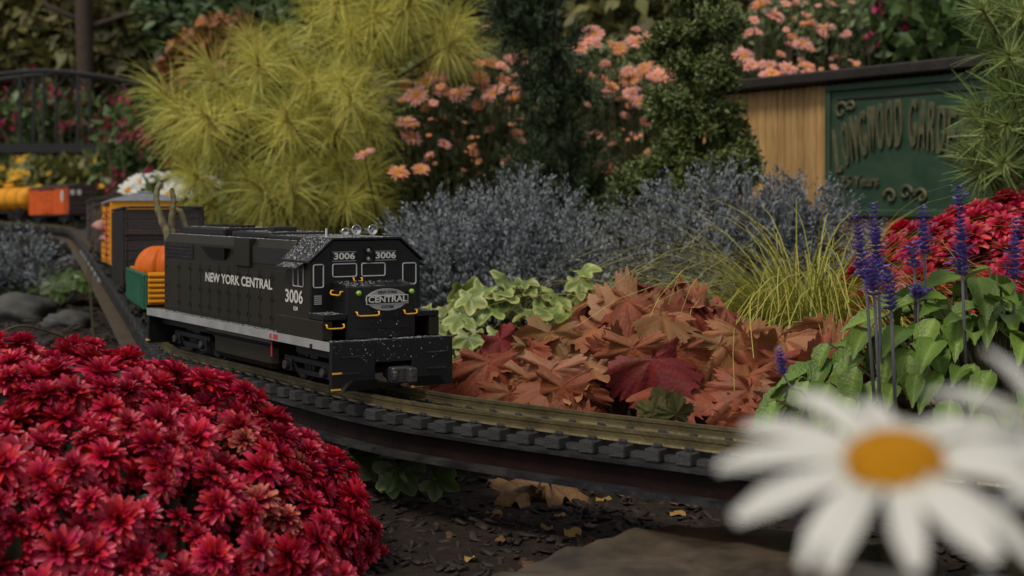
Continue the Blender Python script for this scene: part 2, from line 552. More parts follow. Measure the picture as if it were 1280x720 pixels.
def sweep(profile, mat, name, parent, s0=0.0, s1=None, step=0.025, smooth=False):
    """profile of (offset to the train's left, height above rail top)"""
    s1 = ARC[-1] if s1 is None else s1
    ss = np.arange(s0, s1, step)
    V, F = [], []
    n = len(profile)
    for s in ss:
        p, d = path_at(s)
        l = Vector((-d.y, d.x, 0))
        V += [tuple(p + l * a + Vector((0, 0, b))) for a, b in profile]
    for i in range(len(ss) - 1):
        F += [(i * n + k, i * n + (k + 1) % n, (i + 1) * n + (k + 1) % n, (i + 1) * n + k) for k in range(n)]
    F += [list(range(n)), list(range((len(ss) - 1) * n, len(ss) * n))[::-1]]
    return MB().add(V, F).build(name, mat, parent, smooth)


track = empty('railway_track', (0, 0, 0))
tag(track, 'brass railed garden railway track on black plastic ties', 'track')
G = 0.0225
for sgn in (-1, 1):
    o = sgn * (G + 0.0015)
    sweep([(o - 0.0038, -0.0082), (o + 0.0038, -0.0082), (o + 0.0030, -0.0068), (o + 0.0009, -0.0060), (o + 0.0009, -0.0030),
           (o + 0.0016, -0.0024), (o + 0.0016, 0), (o - 0.0016, 0), (o - 0.0016, -0.0024), (o - 0.0009, -0.0030), (o - 0.0009, -0.0060), (o - 0.0030, -0.0068)],
          MT['brass'], 'rail', track)
    o2 = sgn * 0.027
    sweep([(o2 - 0.004, -0.0172), (o2 + 0.004, -0.0172), (o2 + 0.004, -0.013), (o2 - 0.004, -0.013)], MT['tie'], 'tie_connector', track)


def tie_mesh(seed):
    rr = random.Random(seed)
    b = MB()
    b.box(-0.0060, 0.0060, -0.0385, 0.0385, -0.0174, -0.0086)
    for sg in (-1, 1):                             # rail chairs either side of each rail
        for k in (-1, 1):
            y = sg * 0.024 + k * 0.0062
            b.box(-0.0032, 0.0032, y - 0.0016, y + 0.0016, -0.0088, -0.0056)
    return b.mesh('tie', MT['tie'], bevel=0.0009)


TIES = [tie_mesh(i) for i in range(2)]
TS = 0.0262
for i in range(int(5.9 / TS)):
    s = 0.35 + i * TS
    if s > ARC[-1] - 0.05:
        break
    p, d = path_at(s)
    o = link('tie', TIES[i % 2], track)
    o.location = p
    o.rotation_euler = (0, 0, math.atan2(d.y, d.x) + random.uniform(-0.045, 0.045))
    o.scale = (random.uniform(0.93, 1.06), random.uniform(0.975, 1.02), 1)

beam = empty('track_beam', (0, 0, 0))
tag(beam, 'long black steel beam carrying the raised railway track', 'beam')
zt = -0.0176
sweep([(-0.043, zt - 0.0025), (0.043, zt - 0.0025), (0.043, zt), (-0.043, zt)], MT['steel'], 'top_flange', beam)
sweep([(-0.036, zt - 0.018), (0.036, zt - 0.018), (0.036, zt - 0.0025), (-0.036, zt - 0.0025)], MT['web'], 'web', beam)
sweep([(-0.0455, zt - 0.022), (0.0455, zt - 0.022), (0.0455, zt - 0.018), (-0.0455, zt - 0.018)], MT['steel'], 'bottom_flange', beam, 0, S_LOCO_REAR - 0.1)
sweep([(-0.056, zt - 0.022), (0.0455, zt - 0.022), (0.0455, zt - 0.018), (-0.056, zt - 0.018)], MT['rust'], 'bottom_flange', beam, S_LOCO_REAR - 0.1)
for s in (0.25, S_LOCO_REAR - 0.27, S_LOCO_REAR + 0.5, S_LOCO_REAR + 1.3, S_LOCO_REAR + 2.1, S_LOCO_REAR + 2.9, S_LOCO_REAR + 3.6):
    p, d = path_at(s)
    g = ground_z(p.x, p.y) - 0.04
    b = MB().box(-0.012, 0.012, -0.03, 0.03, g, p.z + zt - 0.0221)
    o = b.build('post', MT['steel'], beam, bevel=0.001)
    o.location = (p.x, p.y, 0)
    o.rotation_euler = (0, 0, math.atan2(d.y, d.x))
# bolt heads along the left side of the straight run
for k in range(7):
    s = S_LOCO_REAR + 1.35 + k * 0.16
    p, d = path_at(s)
    l = Vector((-d.y, d.x, 0))
    c = p + l * -0.0362 + Vector((0, 0, zt - 0.010))
    MB().cyl(c, c + l * -0.006, 0.008, 0.006, 10).build('bolt_head', MT['grey'], beam)


# ------------------------------------------------------------------ lettering
def text_mesh(txt, size, mat, bold=0.0, extrude=0.0, sx=1.0, align='CENTER'):
    cu = bpy.data.curves.new('lettering', 'FONT')
    cu.body = txt
    cu.size = size
    cu.align_x = align
    cu.align_y = 'CENTER'
    cu.offset = bold
    cu.extrude = extrude
    cu.resolution_u = 4
    o = bpy.data.objects.new('lettering_source', cu)
    col.objects.link(o)
    dg = bpy.context.evaluated_depsgraph_get()
    dg.update()
    me = bpy.data.meshes.new_from_object(o.evaluated_get(dg))
    bpy.data.objects.remove(o, do_unlink=True)
    bpy.data.curves.remove(cu)
    me.materials.clear()
    me.materials.append(mat)
    if sx != 1.0:
        me.transform(Matrix.Diagonal((sx, 1, 1, 1)))
    return me


def put_text(name, me, parent, loc, right, up):
    o = link(name, me, parent)
    r, u = Vector(right).normalized(), Vector(up).normalized()
    n = r.cross(u)
    m = Matrix((r, u, n)).transposed().to_4x4()
    o.matrix_local = Matrix.Translation(loc) @ m
    return o


# ------------------------------------------------------------------ rolling stock helpers
def wheel_mesh():
    b = MB()
    b.lathe([(0.0005, -0.0035), (0.0115, -0.0035), (0.0135, -0.0025), (0.0140, 0.0018), (0.0160, 0.0022), (0.0160, 0.0035), (0.006, 0.0035), (0.0045, 0.0005)], 20,
            Matrix.Rotation(R(90), 4, 'X'))
    return b.mesh('wheel', MT['steel'], smooth=False)


WHEEL = wheel_mesh()


def truck(parent, x, base=0.058, zc=0.0140, loco=False):
    """bogie: side frames and bolster in one part, wheels and journal boxes under it"""
    b = MB()
    hb = base / 2
    for sg in (-1, 1):
        y = sg * 0.036
        b.box(-hb - 0.012, hb + 0.012, y - 0.003, y + 0.003, 0.017, 0.022)
        b.box(-hb * 0.62, hb * 0.62, y - 0.0028, y + 0.0028, 0.008, 0.0125)
        for k in (-1, 1):
            b.add([(k * hb * 0.55, y - 0.0025, 0.010), (k * hb * 0.9, y - 0.0025, 0.019), (k * hb * 1.1, y - 0.0025, 0.019), (k * hb * 0.68, y - 0.0025, 0.0085),
                   (k * hb * 0.55, y + 0.0025, 0.010), (k * hb * 0.9, y + 0.0025, 0.019), (k * hb * 1.1, y + 0.0025, 0.019), (k * hb * 0.68, y + 0.0025, 0.0085)],
                  [(0, 1, 2, 3), (7, 6, 5, 4), (0, 4, 5, 1), (1, 5, 6, 2), (2, 6, 7, 3), (3, 7, 4, 0)])
        for k in range(3):                          # spring pack
            b.cyl((-0.007 + k * 0.007, y, 0.0125), (-0.007 + k * 0.007, y, 0.017), 0.0026, n=8)
    b.box(-0.008, 0.008, -0.034, 0.034, 0.014, 0.030)
    t = b.build('truck', MT['black'], parent, bevel=0.0005)
    t.location = (x, 0, 0)
    for sx in (-1, 1):
        MB().cyl((sx * hb, -0.03, zc), (sx * hb, 0.03, zc), 0.003, n=8).build('axle', MT['steel'], t)
        for sg in (-1, 1):
            w = link('wheel', WHEEL, t)
            w.location = (sx * hb, sg * 0.0245, zc)
            if sg < 0:
                w.rotation_euler = (0, 0, math.pi)
            jb = MB()
            jb.box(sx * hb - 0.006, sx * hb + 0.006, sg * 0.0375 - 0.003, sg * 0.0375 + 0.003, 0.009, 0.019)
            jb.cyl((sx * hb, sg * 0.038, zc), (sx * hb, sg * 0.0445, zc), 0.0048, 0.0040, 12)
            jb.build('journal_box', MT['steel'] if loco else MT['black'], t, bevel=0.0004)
    return t


def part_box(name, mat, parent, x0, x1, y0, y1, z0, z1, bev=0.0006):
    return MB().box(x0, x1, y0, y1, z0, z1).build(name, mat, parent, bevel=bev)


def coupler(parent, x, sgn, z=0.022):
    b = MB()
    b.box(min(x - sgn * 0.012, x + sgn * 0.010), max(x - sgn * 0.012, x + sgn * 0.010), -0.0045, 0.0045, z - 0.004, z + 0.004)
    b.box(min(x + sgn * 0.008, x + sgn * 0.017), max(x + sgn * 0.008, x + sgn * 0.017), -0.010, 0.0085, z - 0.0065, z + 0.0065)
    b.box(min(x + sgn * 0.015, x + sgn * 0.023), max(x + sgn * 0.015, x + sgn * 0.023), 0.002, 0.0095, z - 0.006, z + 0.006)
    b.box(min(x + sgn * 0.015, x + sgn * 0.021), max(x + sgn * 0.015, x + sgn * 0.021), -0.011, -0.0065, z - 0.004, z + 0.004)
    return b.build('coupler', MT['steel'], parent, bevel=0.0012)


def rounded_loop(cx, cz, w, h, rad, n=4):
    pts = []
    for (sx, sz, a0) in ((1, 1, 0), (-1, 1, 90), (-1, -1, 180), (1, -1, 270)):
        for k in range(n + 1):
            a = R(a0 + 90 * k / n)
            pts.append((cx + sx * (w / 2 - rad) + rad * math.cos(a), cz + sz * (h / 2 - rad) + rad * math.sin(a)))
    return pts


# ------------------------------------------------------------------ locomotive
def build_locomotive():
    LL = 0.4416
    X = lambda s: LL / 2 - s                        # distance s back from the pilot face
    fx, fy = 0.5358, -0.8443
    root = empty('diesel_locomotive', (-0.2127, 1.3625, 0.090), math.atan2(fy, fx))
    tag(root, 'black model diesel locomotive lettered NEW YORK CENTRAL 3006, wet with rain', 'locomotive')
    HW = 0.0543
    ol, bk, du = MT['olive'], MT['black'], MT['dull']
    # deck and side sills
    part_box('walkway', bk, root, X(LL), X(0.004), -HW + 0.001, HW - 0.001, 0.0352, 0.0418)
    for sg in (-1, 1):
        b = MB().box(X(LL), X(0.0045), min(sg * (HW - 0.0009), sg * (HW + 0.0002)), max(sg * (HW - 0.0009), sg * (HW + 0.0002)), 0.0350, 0.0421)
        st = b.build('sill_stripe', MT['silver'], root)
        if sg < 0:
            yy = -HW - 0.0004
            for (s0, s1, z0, z1) in ((0.118, 0.122, 0.0365, 0.0405), (0.105, 0.114, 0.0365, 0.0405)):
                MB().box(X(s1), X(s0), yy - 0.0001, yy + 0.0003, z0, z1).build('red_placard', MT['red'], st)
            MB().box(X(0.040), X(0.036), yy - 0.0005, yy + 0.0003, 0.0352, 0.0385).build('jack_pad', du, st)
    for s0, s1 in ((0.0, 0.10), (0.30, LL - 0.003)):     # sill body under the deck
        part_box('frame', du, root, X(s1), X(s0 + 0.008), -0.040, 0.040, 0.026, 0.0350, 0.0)
    # long hood
    hw = 0.0440
    hood = MB().prism_x([(-hw, 0.0418), (hw, 0.0418), (hw, 0.1120), (0.0385, 0.1190), (-0.0385, 0.1190), (-hw, 0.1120)], X(0.418), X(0.1005)).build('hood', ol, root, bevel=0.0006)
    # hood doors
    edges = [0.108, 0.140, 0.166, 0.192, 0.216, 0.240, 0.264, 0.288, 0.312, 0.340, 0.372, 0.412]
    for sg in (-1, 1):
        for k in range(len(edges) - 1):
            s0, s1 = edges[k] + 0.0006, edges[k + 1] - 0.0006
            d = part_box('hood_door', ol, hood, X(s1), X(s0), min(sg * (hw - 0.0002), sg * (hw + 0.0008)), max(sg * (hw - 0.0002), sg * (hw + 0.0008)), 0.0445,
                         0.0930, 0.0002)
            lb = MB()
            for z in (0.052, 0.068, 0.0865):
                lb.box(X(s0 + 0.0035), X(s0 + 0.0010), min(sg * hw, sg * (hw + 0.0018)), max(sg * hw, sg * (hw + 0.0018)), z - 0.0016, z + 0.0016)
                lb.box(X(s1 - 0.0008), X(s1 - 0.0028), min(sg * hw, sg * (hw + 0.0016)), max(sg * hw, sg * (hw + 0.0016)), z - 0.0022, z + 0.0010)
            lb.build('latch', du, hood)
        # radiator grille, rear top
        y0, y1 = sg * (hw - 0.002), sg * (hw + 0.0006)
        s0, s1, z0, z1 = 0.333, 0.414, 0.0955, 0.1105
        g = MB().box(X(s1), X(s0), min(y0, y1), max(y0, y1), z0, z1).build('radiator_grille', du, root)
        gb = MB()
        ya, yb = sg * (hw + 0.0004), sg * (hw + 0.0011)
        for k in range(4):
            z = z0 + (z1 - z0) * (k + 0.5) / 4
            gb.box(X(s1), X(s0), min(ya, yb), max(ya, yb), z - 0.0003, z + 0.0003)
        for k in range(15):
            x = X(s1) + (X(s0) - X(s1)) * (k + 0.5) / 15
            gb.box(x - 0.0002, x + 0.0002, min(ya, yb), max(ya, yb), z0, z1)
        gb.build('grille_bars', MT['grey'] if False else MT['steel'], g)
        # winged air intake
        a = MB()
        s0, s1 = 0.238, 0.300
        ya, yb = sg * (hw - 0.001), sg * (hw + 0.006)
        a.add([(X(s1), ya, 0.1085), (X(s0), ya, 0.1085), (X(s0 + 0.012), ya, 0.0985), (X(s1 - 0.014), ya, 0.0985),
               (X(s1), yb, 0.1095), (X(s0), yb, 0.1095), (X(s0 + 0.012), sg * (hw + 0.001), 0.0980), (X(s1 - 0.014), sg * (hw + 0.001), 0.0980)],
              [(0, 1, 2, 3), (4, 5, 6, 7), (0, 1, 5, 4), (1, 2, 6, 5), (2, 3, 7, 6), (3, 0, 4, 7)])
        a.build('air_intake', du, root)
        # blower duct rising to the roof
        part_box('blower_duct', ol, root, X(0.222), X(0.186), min(sg * (hw - 0.004), sg * (hw + 0.0030)), max(sg * (hw - 0.004), sg * (hw + 0.0030)), 0.0940, 0.1195, 0.0006)
        part_box('dark_recess_block', du, root, X(0.184), X(0.1010), min(sg * (hw - 0.004), sg * (hw + 0.0004)), max(sg * (hw - 0.004), sg * (hw + 0.0004)), 0.0975, 0.1128, 0.0004)  # dull black block; its colour stands in for the dark recess by the cab
    # roof hatches and fans
    part_box('roof_hatch', bk, root, X(0.408), X(0.290), -0.030, 0.030, 0.1188, 0.1265, 0.0015)
    part_box('roof_hatch', bk, root, X(0.268), X(0.176), -0.031, 0.031, 0.1188, 0.1245, 0.0015)
    part_box('roof_hatch', bk, root, X(0.172), X(0.104), -0.034, 0.034, 0.1188, 0.1225, 0.0010)
    for s in (0.318, 0.350, 0.382):
        f = MB().lathe([(0.0128, 0.1262), (0.0128, 0.1285), (0.0115, 0.1285), (0.0110, 0.1268), (0.002, 0.1268)], 20, Matrix.Translation((X(s), 0, 0))).build('roof_fan', bk, root)
    MB().box(X(0.228), X(0.214), -0.012, 0.012, 0.1240, 0.1290).build('exhaust_stack', du, root, bevel=0.001)
    # cab
    cw = 0.0505
    cab = MB().prism_x([(-cw, 0.0418), (cw, 0.0418), (cw, 0.1035), (0.0305, 0.1205), (-0.0305, 0.1205), (-cw, 0.1035)], X(0.1004), X(0.0490)).build('cab', ol, root, bevel=0.0005)
    # front wall is black
    fw = MB().prism_x([(-cw + .0004, 0.0420), (cw - .0004, 0.0420), (cw - .0004, 0.1033), (0.0302, 0.1202), (-0.0302, 0.1202), (-cw + .0004, 0.1033)], X(0.0489), X(0.0478)).build('cab_front', bk, root, bevel=0.0003)
    rf = MB()
    ro = [(-cw - 0.0022, 0.1026), (-0.0309, 0.1212), (0.0309, 0.1212), (cw + 0.0022, 0.1026), (cw + 0.0022, 0.1040), (0.0312, 0.1228), (-0.0312, 0.1228), (-cw - 0.0022, 0.1040)]
    rf.prism_x(ro, X(0.1040), X(0.0462))
    roof = rf.build('cab_roof', bk, root)
    # cab side sill panel below the windows, reaches the deck edge
    for sg in (-1, 1):
        part_box('cab_sill', MT['olive'], root, X(0.112), X(0.0205), min(sg * 0.0440, sg * 0.0532), max(sg * 0.0440, sg * 0.0532), 0.0420, 0.0575 if True else 0.06, 0.0006)
        # side window with sun shade
        y = sg * (cw + 0.0003)
        w = MB()
        lp = rounded_loop(X(0.0715), 0.0915, 0.0200, 0.0175, 0.0015)
        w.tube([(a, y, c) for a, c in lp], 0.0006, 5, closed=True)
        w.tube([(X(0.0715), y, 0.083), (X(0.0715), y, 0.100)], 0.0006, 5)
        wi = w.build('side_window', MT['grey'], cab)
        pn = MB().add([(a, sg * (cw + 0.0002), c) for a, c in lp], [list(range(len(lp)))[::-1 if sg > 0 else 1]])
        pn.build('pane', MT['glass'], cab)
        sh = MB()
        y0, y1 = sg * cw, sg * (cw + 0.0095)
        sh.add([(X(0.0960), y0, 0.1035), (X(0.0560), y0, 0.1035), (X(0.0560), y1, 0.0985), (X(0.0980), y1, 0.0985),
                (X(0.0960), y0, 0.1025), (X(0.0560), y0, 0.1025), (X(0.0560), y1, 0.0977), (X(0.0980), y1, 0.0977)],
               [(0, 1, 2, 3), (7, 6, 5, 4), (0, 4, 5, 1), (1, 5, 6, 2), (2, 6, 7, 3), (3, 7, 4, 0)])
        sh.build('sun_shade', bk, cab)
        put_text('number', text_mesh('3006', 0.0148, MT['white'], 0.00034, sx=1.22), cab, (X(0.0800), sg * (cw + 0.0005), 0.0735), (-sg, 0, 0), (0, 0, 1))
        put_text('class_mark', text_mesh('RSM', 0.0048, MT['white'], 0.0001), cab, (X(0.0765), sg * (cw + 0.0005), 0.0640), (-sg, 0, 0), (0, 0, 1))
        put_text('road_name', text_mesh('NEW YORK CENTRAL', 0.0118, MT['white'], 0.00032, sx=1.37), hood, (X(0.2185), sg * (hw + 0.0013), 0.0800), (-sg, 0, 0), (0, 0, 1))
    # short nose
    nw = 0.0315
    nose = MB()
    prof = [(X(0.0479), -nw), (X(0.0215), -nw), (X(0.0150), -nw * 0.42), (X(0.0150), nw * 0.42), (X(0.0215), nw), (X(0.0479), nw)]
    V = [(x, y, 0.0418) for x, y in prof] + [(x, y, 0.0845 if x > X(0.04) else 0.0875) for x, y in prof]
    n = 6
    F = [tuple(range(n))[::-1], tuple(range(n, 2 * n))] + [(i, (i + 1) % n, n + (i + 1) % n, n + i) for i in range(n)]
    nose.add(V, F)
    nose = nose.build('nose', bk, root, bevel=0.0010)
    for sg in (-1, 1):
        part_box('step_box', bk, root, X(0.0478), X(0.0200), min(sg * 0.0318, sg * 0.0528), max(sg * 0.0318, sg * 0.0528), 0.0578, 0.0625, 0.0006)
    for z in (0.0505, 0.0588):                        # nose ribs and front step
        MB().prism_x([(-0.026, z), (0.026, z), (0.026, z + 0.0009), (-0.026, z + 0.0009)], X(0.0152), X(0.0142)).build('nose_rib', bk, root)
    # pilot
    pb = MB()
    pb.box(X(0.006), X(0.0), -HW, -0.0165, 0.0040, 0.0425)
    pb.box(X(0.006), X(0.0), 0.0165, HW, 0.0040, 0.0425)
    pb.box(X(0.006), X(0.0), -0.0165, 0.0165, 0.0245, 0.0425)
    pilot = pb.build('pilot', bk, root, bevel=0.0005)
    part_box('pilot', bk, root, X(LL), X(LL - 0.005), -HW, HW, 0.006, 0.0350, 0.0005)
    for sg in (-1, 1):
        yc = sg * 0.0385
        for z in (0.0300, 0.0170):
            MB().box(X(0.0002), X(-0.0016), yc - 0.0085, yc + 0.0085, z, z + 0.0011).build('step', MT['steel'], pilot)
        MB().add([(X(0), sg * 0.018, 0.012), (X(0), sg * 0.040, 0.012), (X(0), sg * 0.048, 0.004), (X(0), sg * 0.018, 0.004),
                  (X(-0.006), sg * 0.018, 0.0125), (X(-0.006), sg * 0.039, 0.0125), (X(-0.004), sg * 0.046, 0.0042), (X(-0.004), sg * 0.018, 0.0042)],
                 [(0, 1, 2, 3), (7, 6, 5, 4), (0, 4, 5, 1), (1, 5, 6, 2), (2, 6, 7, 3), (3, 7, 4, 0)]).build('plow', bk, pilot)
    for (z, y) in ((0.0175, -0.0505), (0.0048, -0.0515)):
        MB().box(X(0.0005), X(-0.0009), y - 0.0036, y + 0.0045, z, z + 0.0013).build('step_edge', MT['yellow'], pilot)
    MB().box(X(0.0005), X(-0.0009), 0.016, 0.026, 0.0028, 0.0042).build('step_edge', MT['yellow'], pilot)
    MB().box(X(LL) - 0.002, X(LL) + 0.006, -HW - 0.0006, -HW + 0.001, 0.0085, 0.0100).build('step_edge', MT['yellow'], root)
    coupler(root, X(0.0), 1, 0.0155)
    coupler(root, X(LL), -1, 0.0175)
    # windscreens on the cab front
    xf = X(0.0476)
    xw = xf + 0.0006
    for (y, z, w, h) in ((-0.0440, 0.0920, 0.0088, 0.0185), (-0.0205, 0.0962, 0.0215, 0.0105), (0.0058, 0.0962, 0.0215, 0.0105), (0.0395, 0.0920, 0.0125, 0.0175)):
        lp = rounded_loop(y, z, w, h, 0.0016)
        MB().tube([(xw, a, c) for a, c in lp], 0.00055, 5, closed=True).build('windscreen', MT['grey'], fw)
        MB().add([(xf + 0.0003, a, c) for a, c in lp], [list(range(len(lp)))]).build('pane', MT['glass'], fw)
    # number boards
    for (y, w) in ((-0.0212, 0.0215), (0.0168, 0.0195)):
        nb = part_box('number_board', bk, root, X(0.0478), X(0.0466), y - w / 2, y + w / 2, 0.1042, 0.1108, 0.0004)
        MB().tube([(X(0.0465), y - w / 2, 0.1112), (X(0.0465), y + w / 2, 0.1112)], 0.00025, 4).build('board_rim', MT['grey'], nb)
        MB().tube([(X(0.0465), y - w / 2, 0.1038), (X(0.0465), y + w / 2, 0.1038)], 0.00025, 4).build('board_rim', MT['grey'], nb)
        put_text('number', text_mesh('3006', 0.0072, MT['white'], 0.00020, sx=1.35), nb, (X(0.0465) + 0.0002, y, 0.1075), (0, 1, 0), (0, 0, 1))
    # headlights
    for z in (0.1122, 0.1052):
        m = Matrix.Translation((X(0.0478), 0.0010, z)) @ Matrix.Rotation(R(90), 4, 'Y')
        hl = MB().lathe([(0.0034, 0), (0.0034, 0.0022), (0.0028, 0.0022), (0.0020, 0.0008)], 16, m).build('headlight', bk, root)
        MB().lathe([(0.0018, 0.0008), (0.0016, 0.0014), (0.0008, 0.0018)], 12, m).build('lens', MT['grey'], hl)
    # horns
    hb = MB()
    hb.cyl((X(0.062), 0.000, 0.1225), (X(0.062), 0.000, 0.1262), 0.0015, n=8)
    hb.box(X(0.064), X(0.060), -0.009, 0.012, 0.1258, 0.1272)
    horn = hb.build('horn_base', MT['chrome'], root)
    for (y, l) in ((-0.0062, 0.012), (0.0078, 0.014)):
        m = Matrix.Translation((X(0.066), y, 0.1288)) @ Matrix.Rotation(R(90), 4, 'Y')
        MB().lathe([(0.0012, 0), (0.0016, l * 0.5), (0.0026, l * 0.85), (0.0046, l), (0.0040, l), (0.0018, l * 0.8), (0.0005, l * 0.6)], 16, m).build('horn', MT['chrome'], horn, smooth=True)
    m = Matrix.Translation((X(0.070), -0.0130, 0.1272)) @ Matrix.Rotation(R(90), 4, 'Y')
    MB().lathe([(0.0012, 0), (0.0018, 0.006), (0.0036, 0.009), (0.0028, 0.009), (0.0005, 0.005)], 14, m).build('horn', MT['chrome'], horn, smooth=True)
    MB().cyl((X(0.070), -0.0262, 0.1225), (X(0.070), -0.0262, 0.1300), 0.0010, n=10).build('antenna', MT['white'], root)
    # oval emblem on the nose front
    xe = X(0.0150) + 0.0018
    em = MB()
    pts = [(0.0182 * math.cos(2 * math.pi * k / 40), 0.0089 * math.sin(2 * math.pi * k / 40)) for k in range(40)]
    zc = 0.0735
    em.add([(xe, a + 0.001, zc + c) for a, c in pts] + [(xe - 0.0030, a + 0.001, zc + c) for a, c in pts],
           [tuple(range(40))] + [(i, 40 + i, 40 + (i + 1) % 40, (i + 1) % 40) for i in range(40)])
    em = em.build('emblem', MT['silver'], root)
    MB().box(xe, xe + 0.0003, -0.0190 + 0.001, 0.0190 + 0.001, zc - 0.0036, zc + 0.0036).build('banner_border', MT['white'], em)
    MB().box(xe + 0.0003, xe + 0.0005, -0.0183 + 0.001, 0.0183 + 0.001, zc - 0.0030, zc + 0.0030).build('banner', bk, em)
    put_text('emblem_word', text_mesh('CENTRAL', 0.0068, MT['white'], 0.00020, sx=1.18), em, (xe + 0.0007, 0.001, zc + 0.0001), (0, 1, 0), (0, 0, 1))
    put_text('emblem_word', text_mesh('NEW YORK', 0.0030, du, 0.0001, sx=1.1), em, (xe + 0.0003, 0.001, zc + 0.0059), (0, 1, 0), (0, 0, 1))
    put_text('emblem_word', text_mesh('SYSTEM', 0.0030, du, 0.0001, sx=1.1), em, (xe + 0.0003, 0.001, zc - 0.0060), (0, 1, 0), (0, 0, 1))
    # yellow grab irons

    def grab(p, q, outv, rad=0.0007):
        p, q, outv = Vector(p), Vector(q), Vector(outv)
        d = (q - p).normalized()
        MB().tube([p - outv, p - outv * 0.2 + Vector((0, 0, 0)), p + Vector((0, 0, -0.0022)), p + d * 0.0022 + Vector((0, 0, -0.003)),
                   q - d * 0.0022 + Vector((0, 0, -0.003)), q + Vector((0, 0, -0.0022)), q - outv * 0.2, q - outv], rad, 6).build('grab_iron', MT['yellow'], root, smooth=True)
    o = Vector((0.0030, 0, 0))
    xn = X(0.0150) + 0.003
    grab((xn - 0.0015, -0.0255, 0.0640), (xn, -0.0068, 0.0640), o)
    grab((xn, 0.0165, 0.0640), (xn - 0.0015, 0.0285, 0.0640), o)
    grab((X(0.0445), -nw - 0.003, 0.0800), (X(0.0270), -nw - 0.003, 0.0800), Vector((0, -0.0030, 0)))
    grab((X(0.0200) + 0.002, -0.0500, 0.0545), (X(0.0200) + 0.002, -0.0350, 0.0545), o)
    grab((X(0.0470) + 0.002, -0.0130, 0.0895), (X(0.0470) + 0.002, -0.0055, 0.0895), o)
    for y in (-0.0225, 0.0255):
        m = Matrix.Translation((X(0.0185), y, 0.0790)) @ Matrix.Rotation(R(90), 4, 'Y')
        MB().lathe([(0.0022, 0), (0.0022, 0.0022), (0.0014, 0.0030), (0.0004, 0.0032)], 12, m).build('marker_light', MT['green_lens'], root, smooth=True)
    lv = MB()
    for k in range(5):
        z = 0.0690 + k * 0.0016
        lv.box(X(0.0477), X(0.0472), -0.0475, -0.0410, z, z + 0.0008)
    lv.build('louver', MT['grey'], fw)
    # fuel tank, trucks, hoses
    part_box('fuel_tank', ol, root, X(0.282), X(0.140), -0.0440, 0.0440, 0.0065, 0.0335, 0.0055)
    MB().cyl((X(0.128), -0.0500, 0.0330), (X(0.128), -0.0500, 0.0200), 0.0009, n=8).build('filler_pipe', MT['red'], root)
    for y in (-0.0455, 0.0455):
        MB().cyl((X(0.285), y, 0.0312), (X(0.132), y, 0.0312), 0.0042, n=10).build('air_tank', bk, root)
    truck(root, X(0.078), 0.074, loco=True)
    truck(root, X(0.352), 0.074, loco=True)
    # rain beads lying on the upper faces
    P, Nn = [], []

    def beads(n, x0, x1, y0, y1, zf, nrm=(0, 0, 1)):
        for _ in range(n):
            x, y = random.uniform(x0, x1), random.uniform(y0, y1)
            P.append((x, y, zf(x, y))); Nn.append(nrm)
    cst = lambda z: (lambda x, y: z)
    beads(480, X(0.103), X(0.047), -0.030, 0.030, cst(0.1228))
    sl_ = (0.1228 - 0.1040) / (cw + 0.0022 - 0.0312)
    for sg in (-1, 1):
        beads(430, X(0.103), X(0.047), min(sg * 0.0315, sg * (cw + 0.002)), max(sg * 0.0315, sg * (cw + 0.002)), lambda x, y: 0.1228 - (abs(y) - 0.0312) * sl_, (0, sg * 0.7, 0.7))
        beads(120, X(0.096), X(0.057), min(sg * cw, sg * (cw + 0.009)), max(sg * cw, sg * (cw + 0.009)), lambda x, y: 0.1035 - (abs(y) - cw) * 0.52, (0, sg * 0.45, 0.9))
        beads(900, X(0.436), X(0.113), min(sg * 0.0450, sg * 0.0535), max(sg * 0.0450, sg * 0.0535), cst(0.0419))
        beads(110, X(0.0475), X(0.0205), min(sg * 0.032, sg * 0.0525), max(sg * 0.032, sg * 0.0525), cst(0.0626))
        beads(650, X(0.415), X(0.105), min(sg * 0.0300, sg * 0.0380), max(sg * 0.0300, sg * 0.0380), cst(0.1191))
        beads(130, X(0.012), X(0.0), min(sg * 0.002, sg * 0.054), max(sg * 0.002, sg * 0.054), cst(0.0426))
    beads(420, X(0.408), X(0.290), -0.029, 0.029, cst(0.1266))
    beads(330, X(0.268), X(0.176), -0.030, 0.030, cst(0.1246))
    beads(330, X(0.172), X(0.104), -0.033, 0.033, cst(0.1226))
    beads(330, X(0.047), X(0.018), -0.030, 0.030, lambda x, y: 0.0846 + max(0, (X(0.0215) - x)) * 0.105)
    for _ in range(60):                               # on the front faces
        P.append((X(-0.0002), random.uniform(-0.054, 0.054), random.uniform(0.026, 0.042))); Nn.append((1, 0, 0.2))
    for _ in range(45):
        P.append((X(0.0147), random.uniform(-0.013, 0.013), random.uniform(0.043, 0.083))); Nn.append((1, 0, 0.2))
    n = len(P)
    q = 6
    bv = [(math.cos(2 * math.pi * k / q), math.sin(2 * math.pi * k / q), 0) for k in range(q)] + [(0.62 * math.cos(2 * math.pi * k / q), 0.62 * math.sin(2 * math.pi * k / q), 0.5) for k in range(q)] + [(0, 0, 0.66)]
    bf = []
    for k in range(q):
        k2 = (k + 1) % q
        bf += [(k, k2, q + k2), (k, q + k2, q + k), (q + k, q + k2, 2 * q)]
    Nn = np.array(Nn, float)
    Xd = norm(np.cross(Nn, rdir(n)))
    sz = 0.00020 + 0.00034 * rng.random(n) ** 2.5
    me = scatter_mesh('rain_beads', (bv, bf, np.zeros(len(bv))), Xd, Nn, np.array(P), sz, MT['drop'], smooth=True)
    tag(link('rain_beads', me, root), kind='stuff')
    return root


build_locomotive()


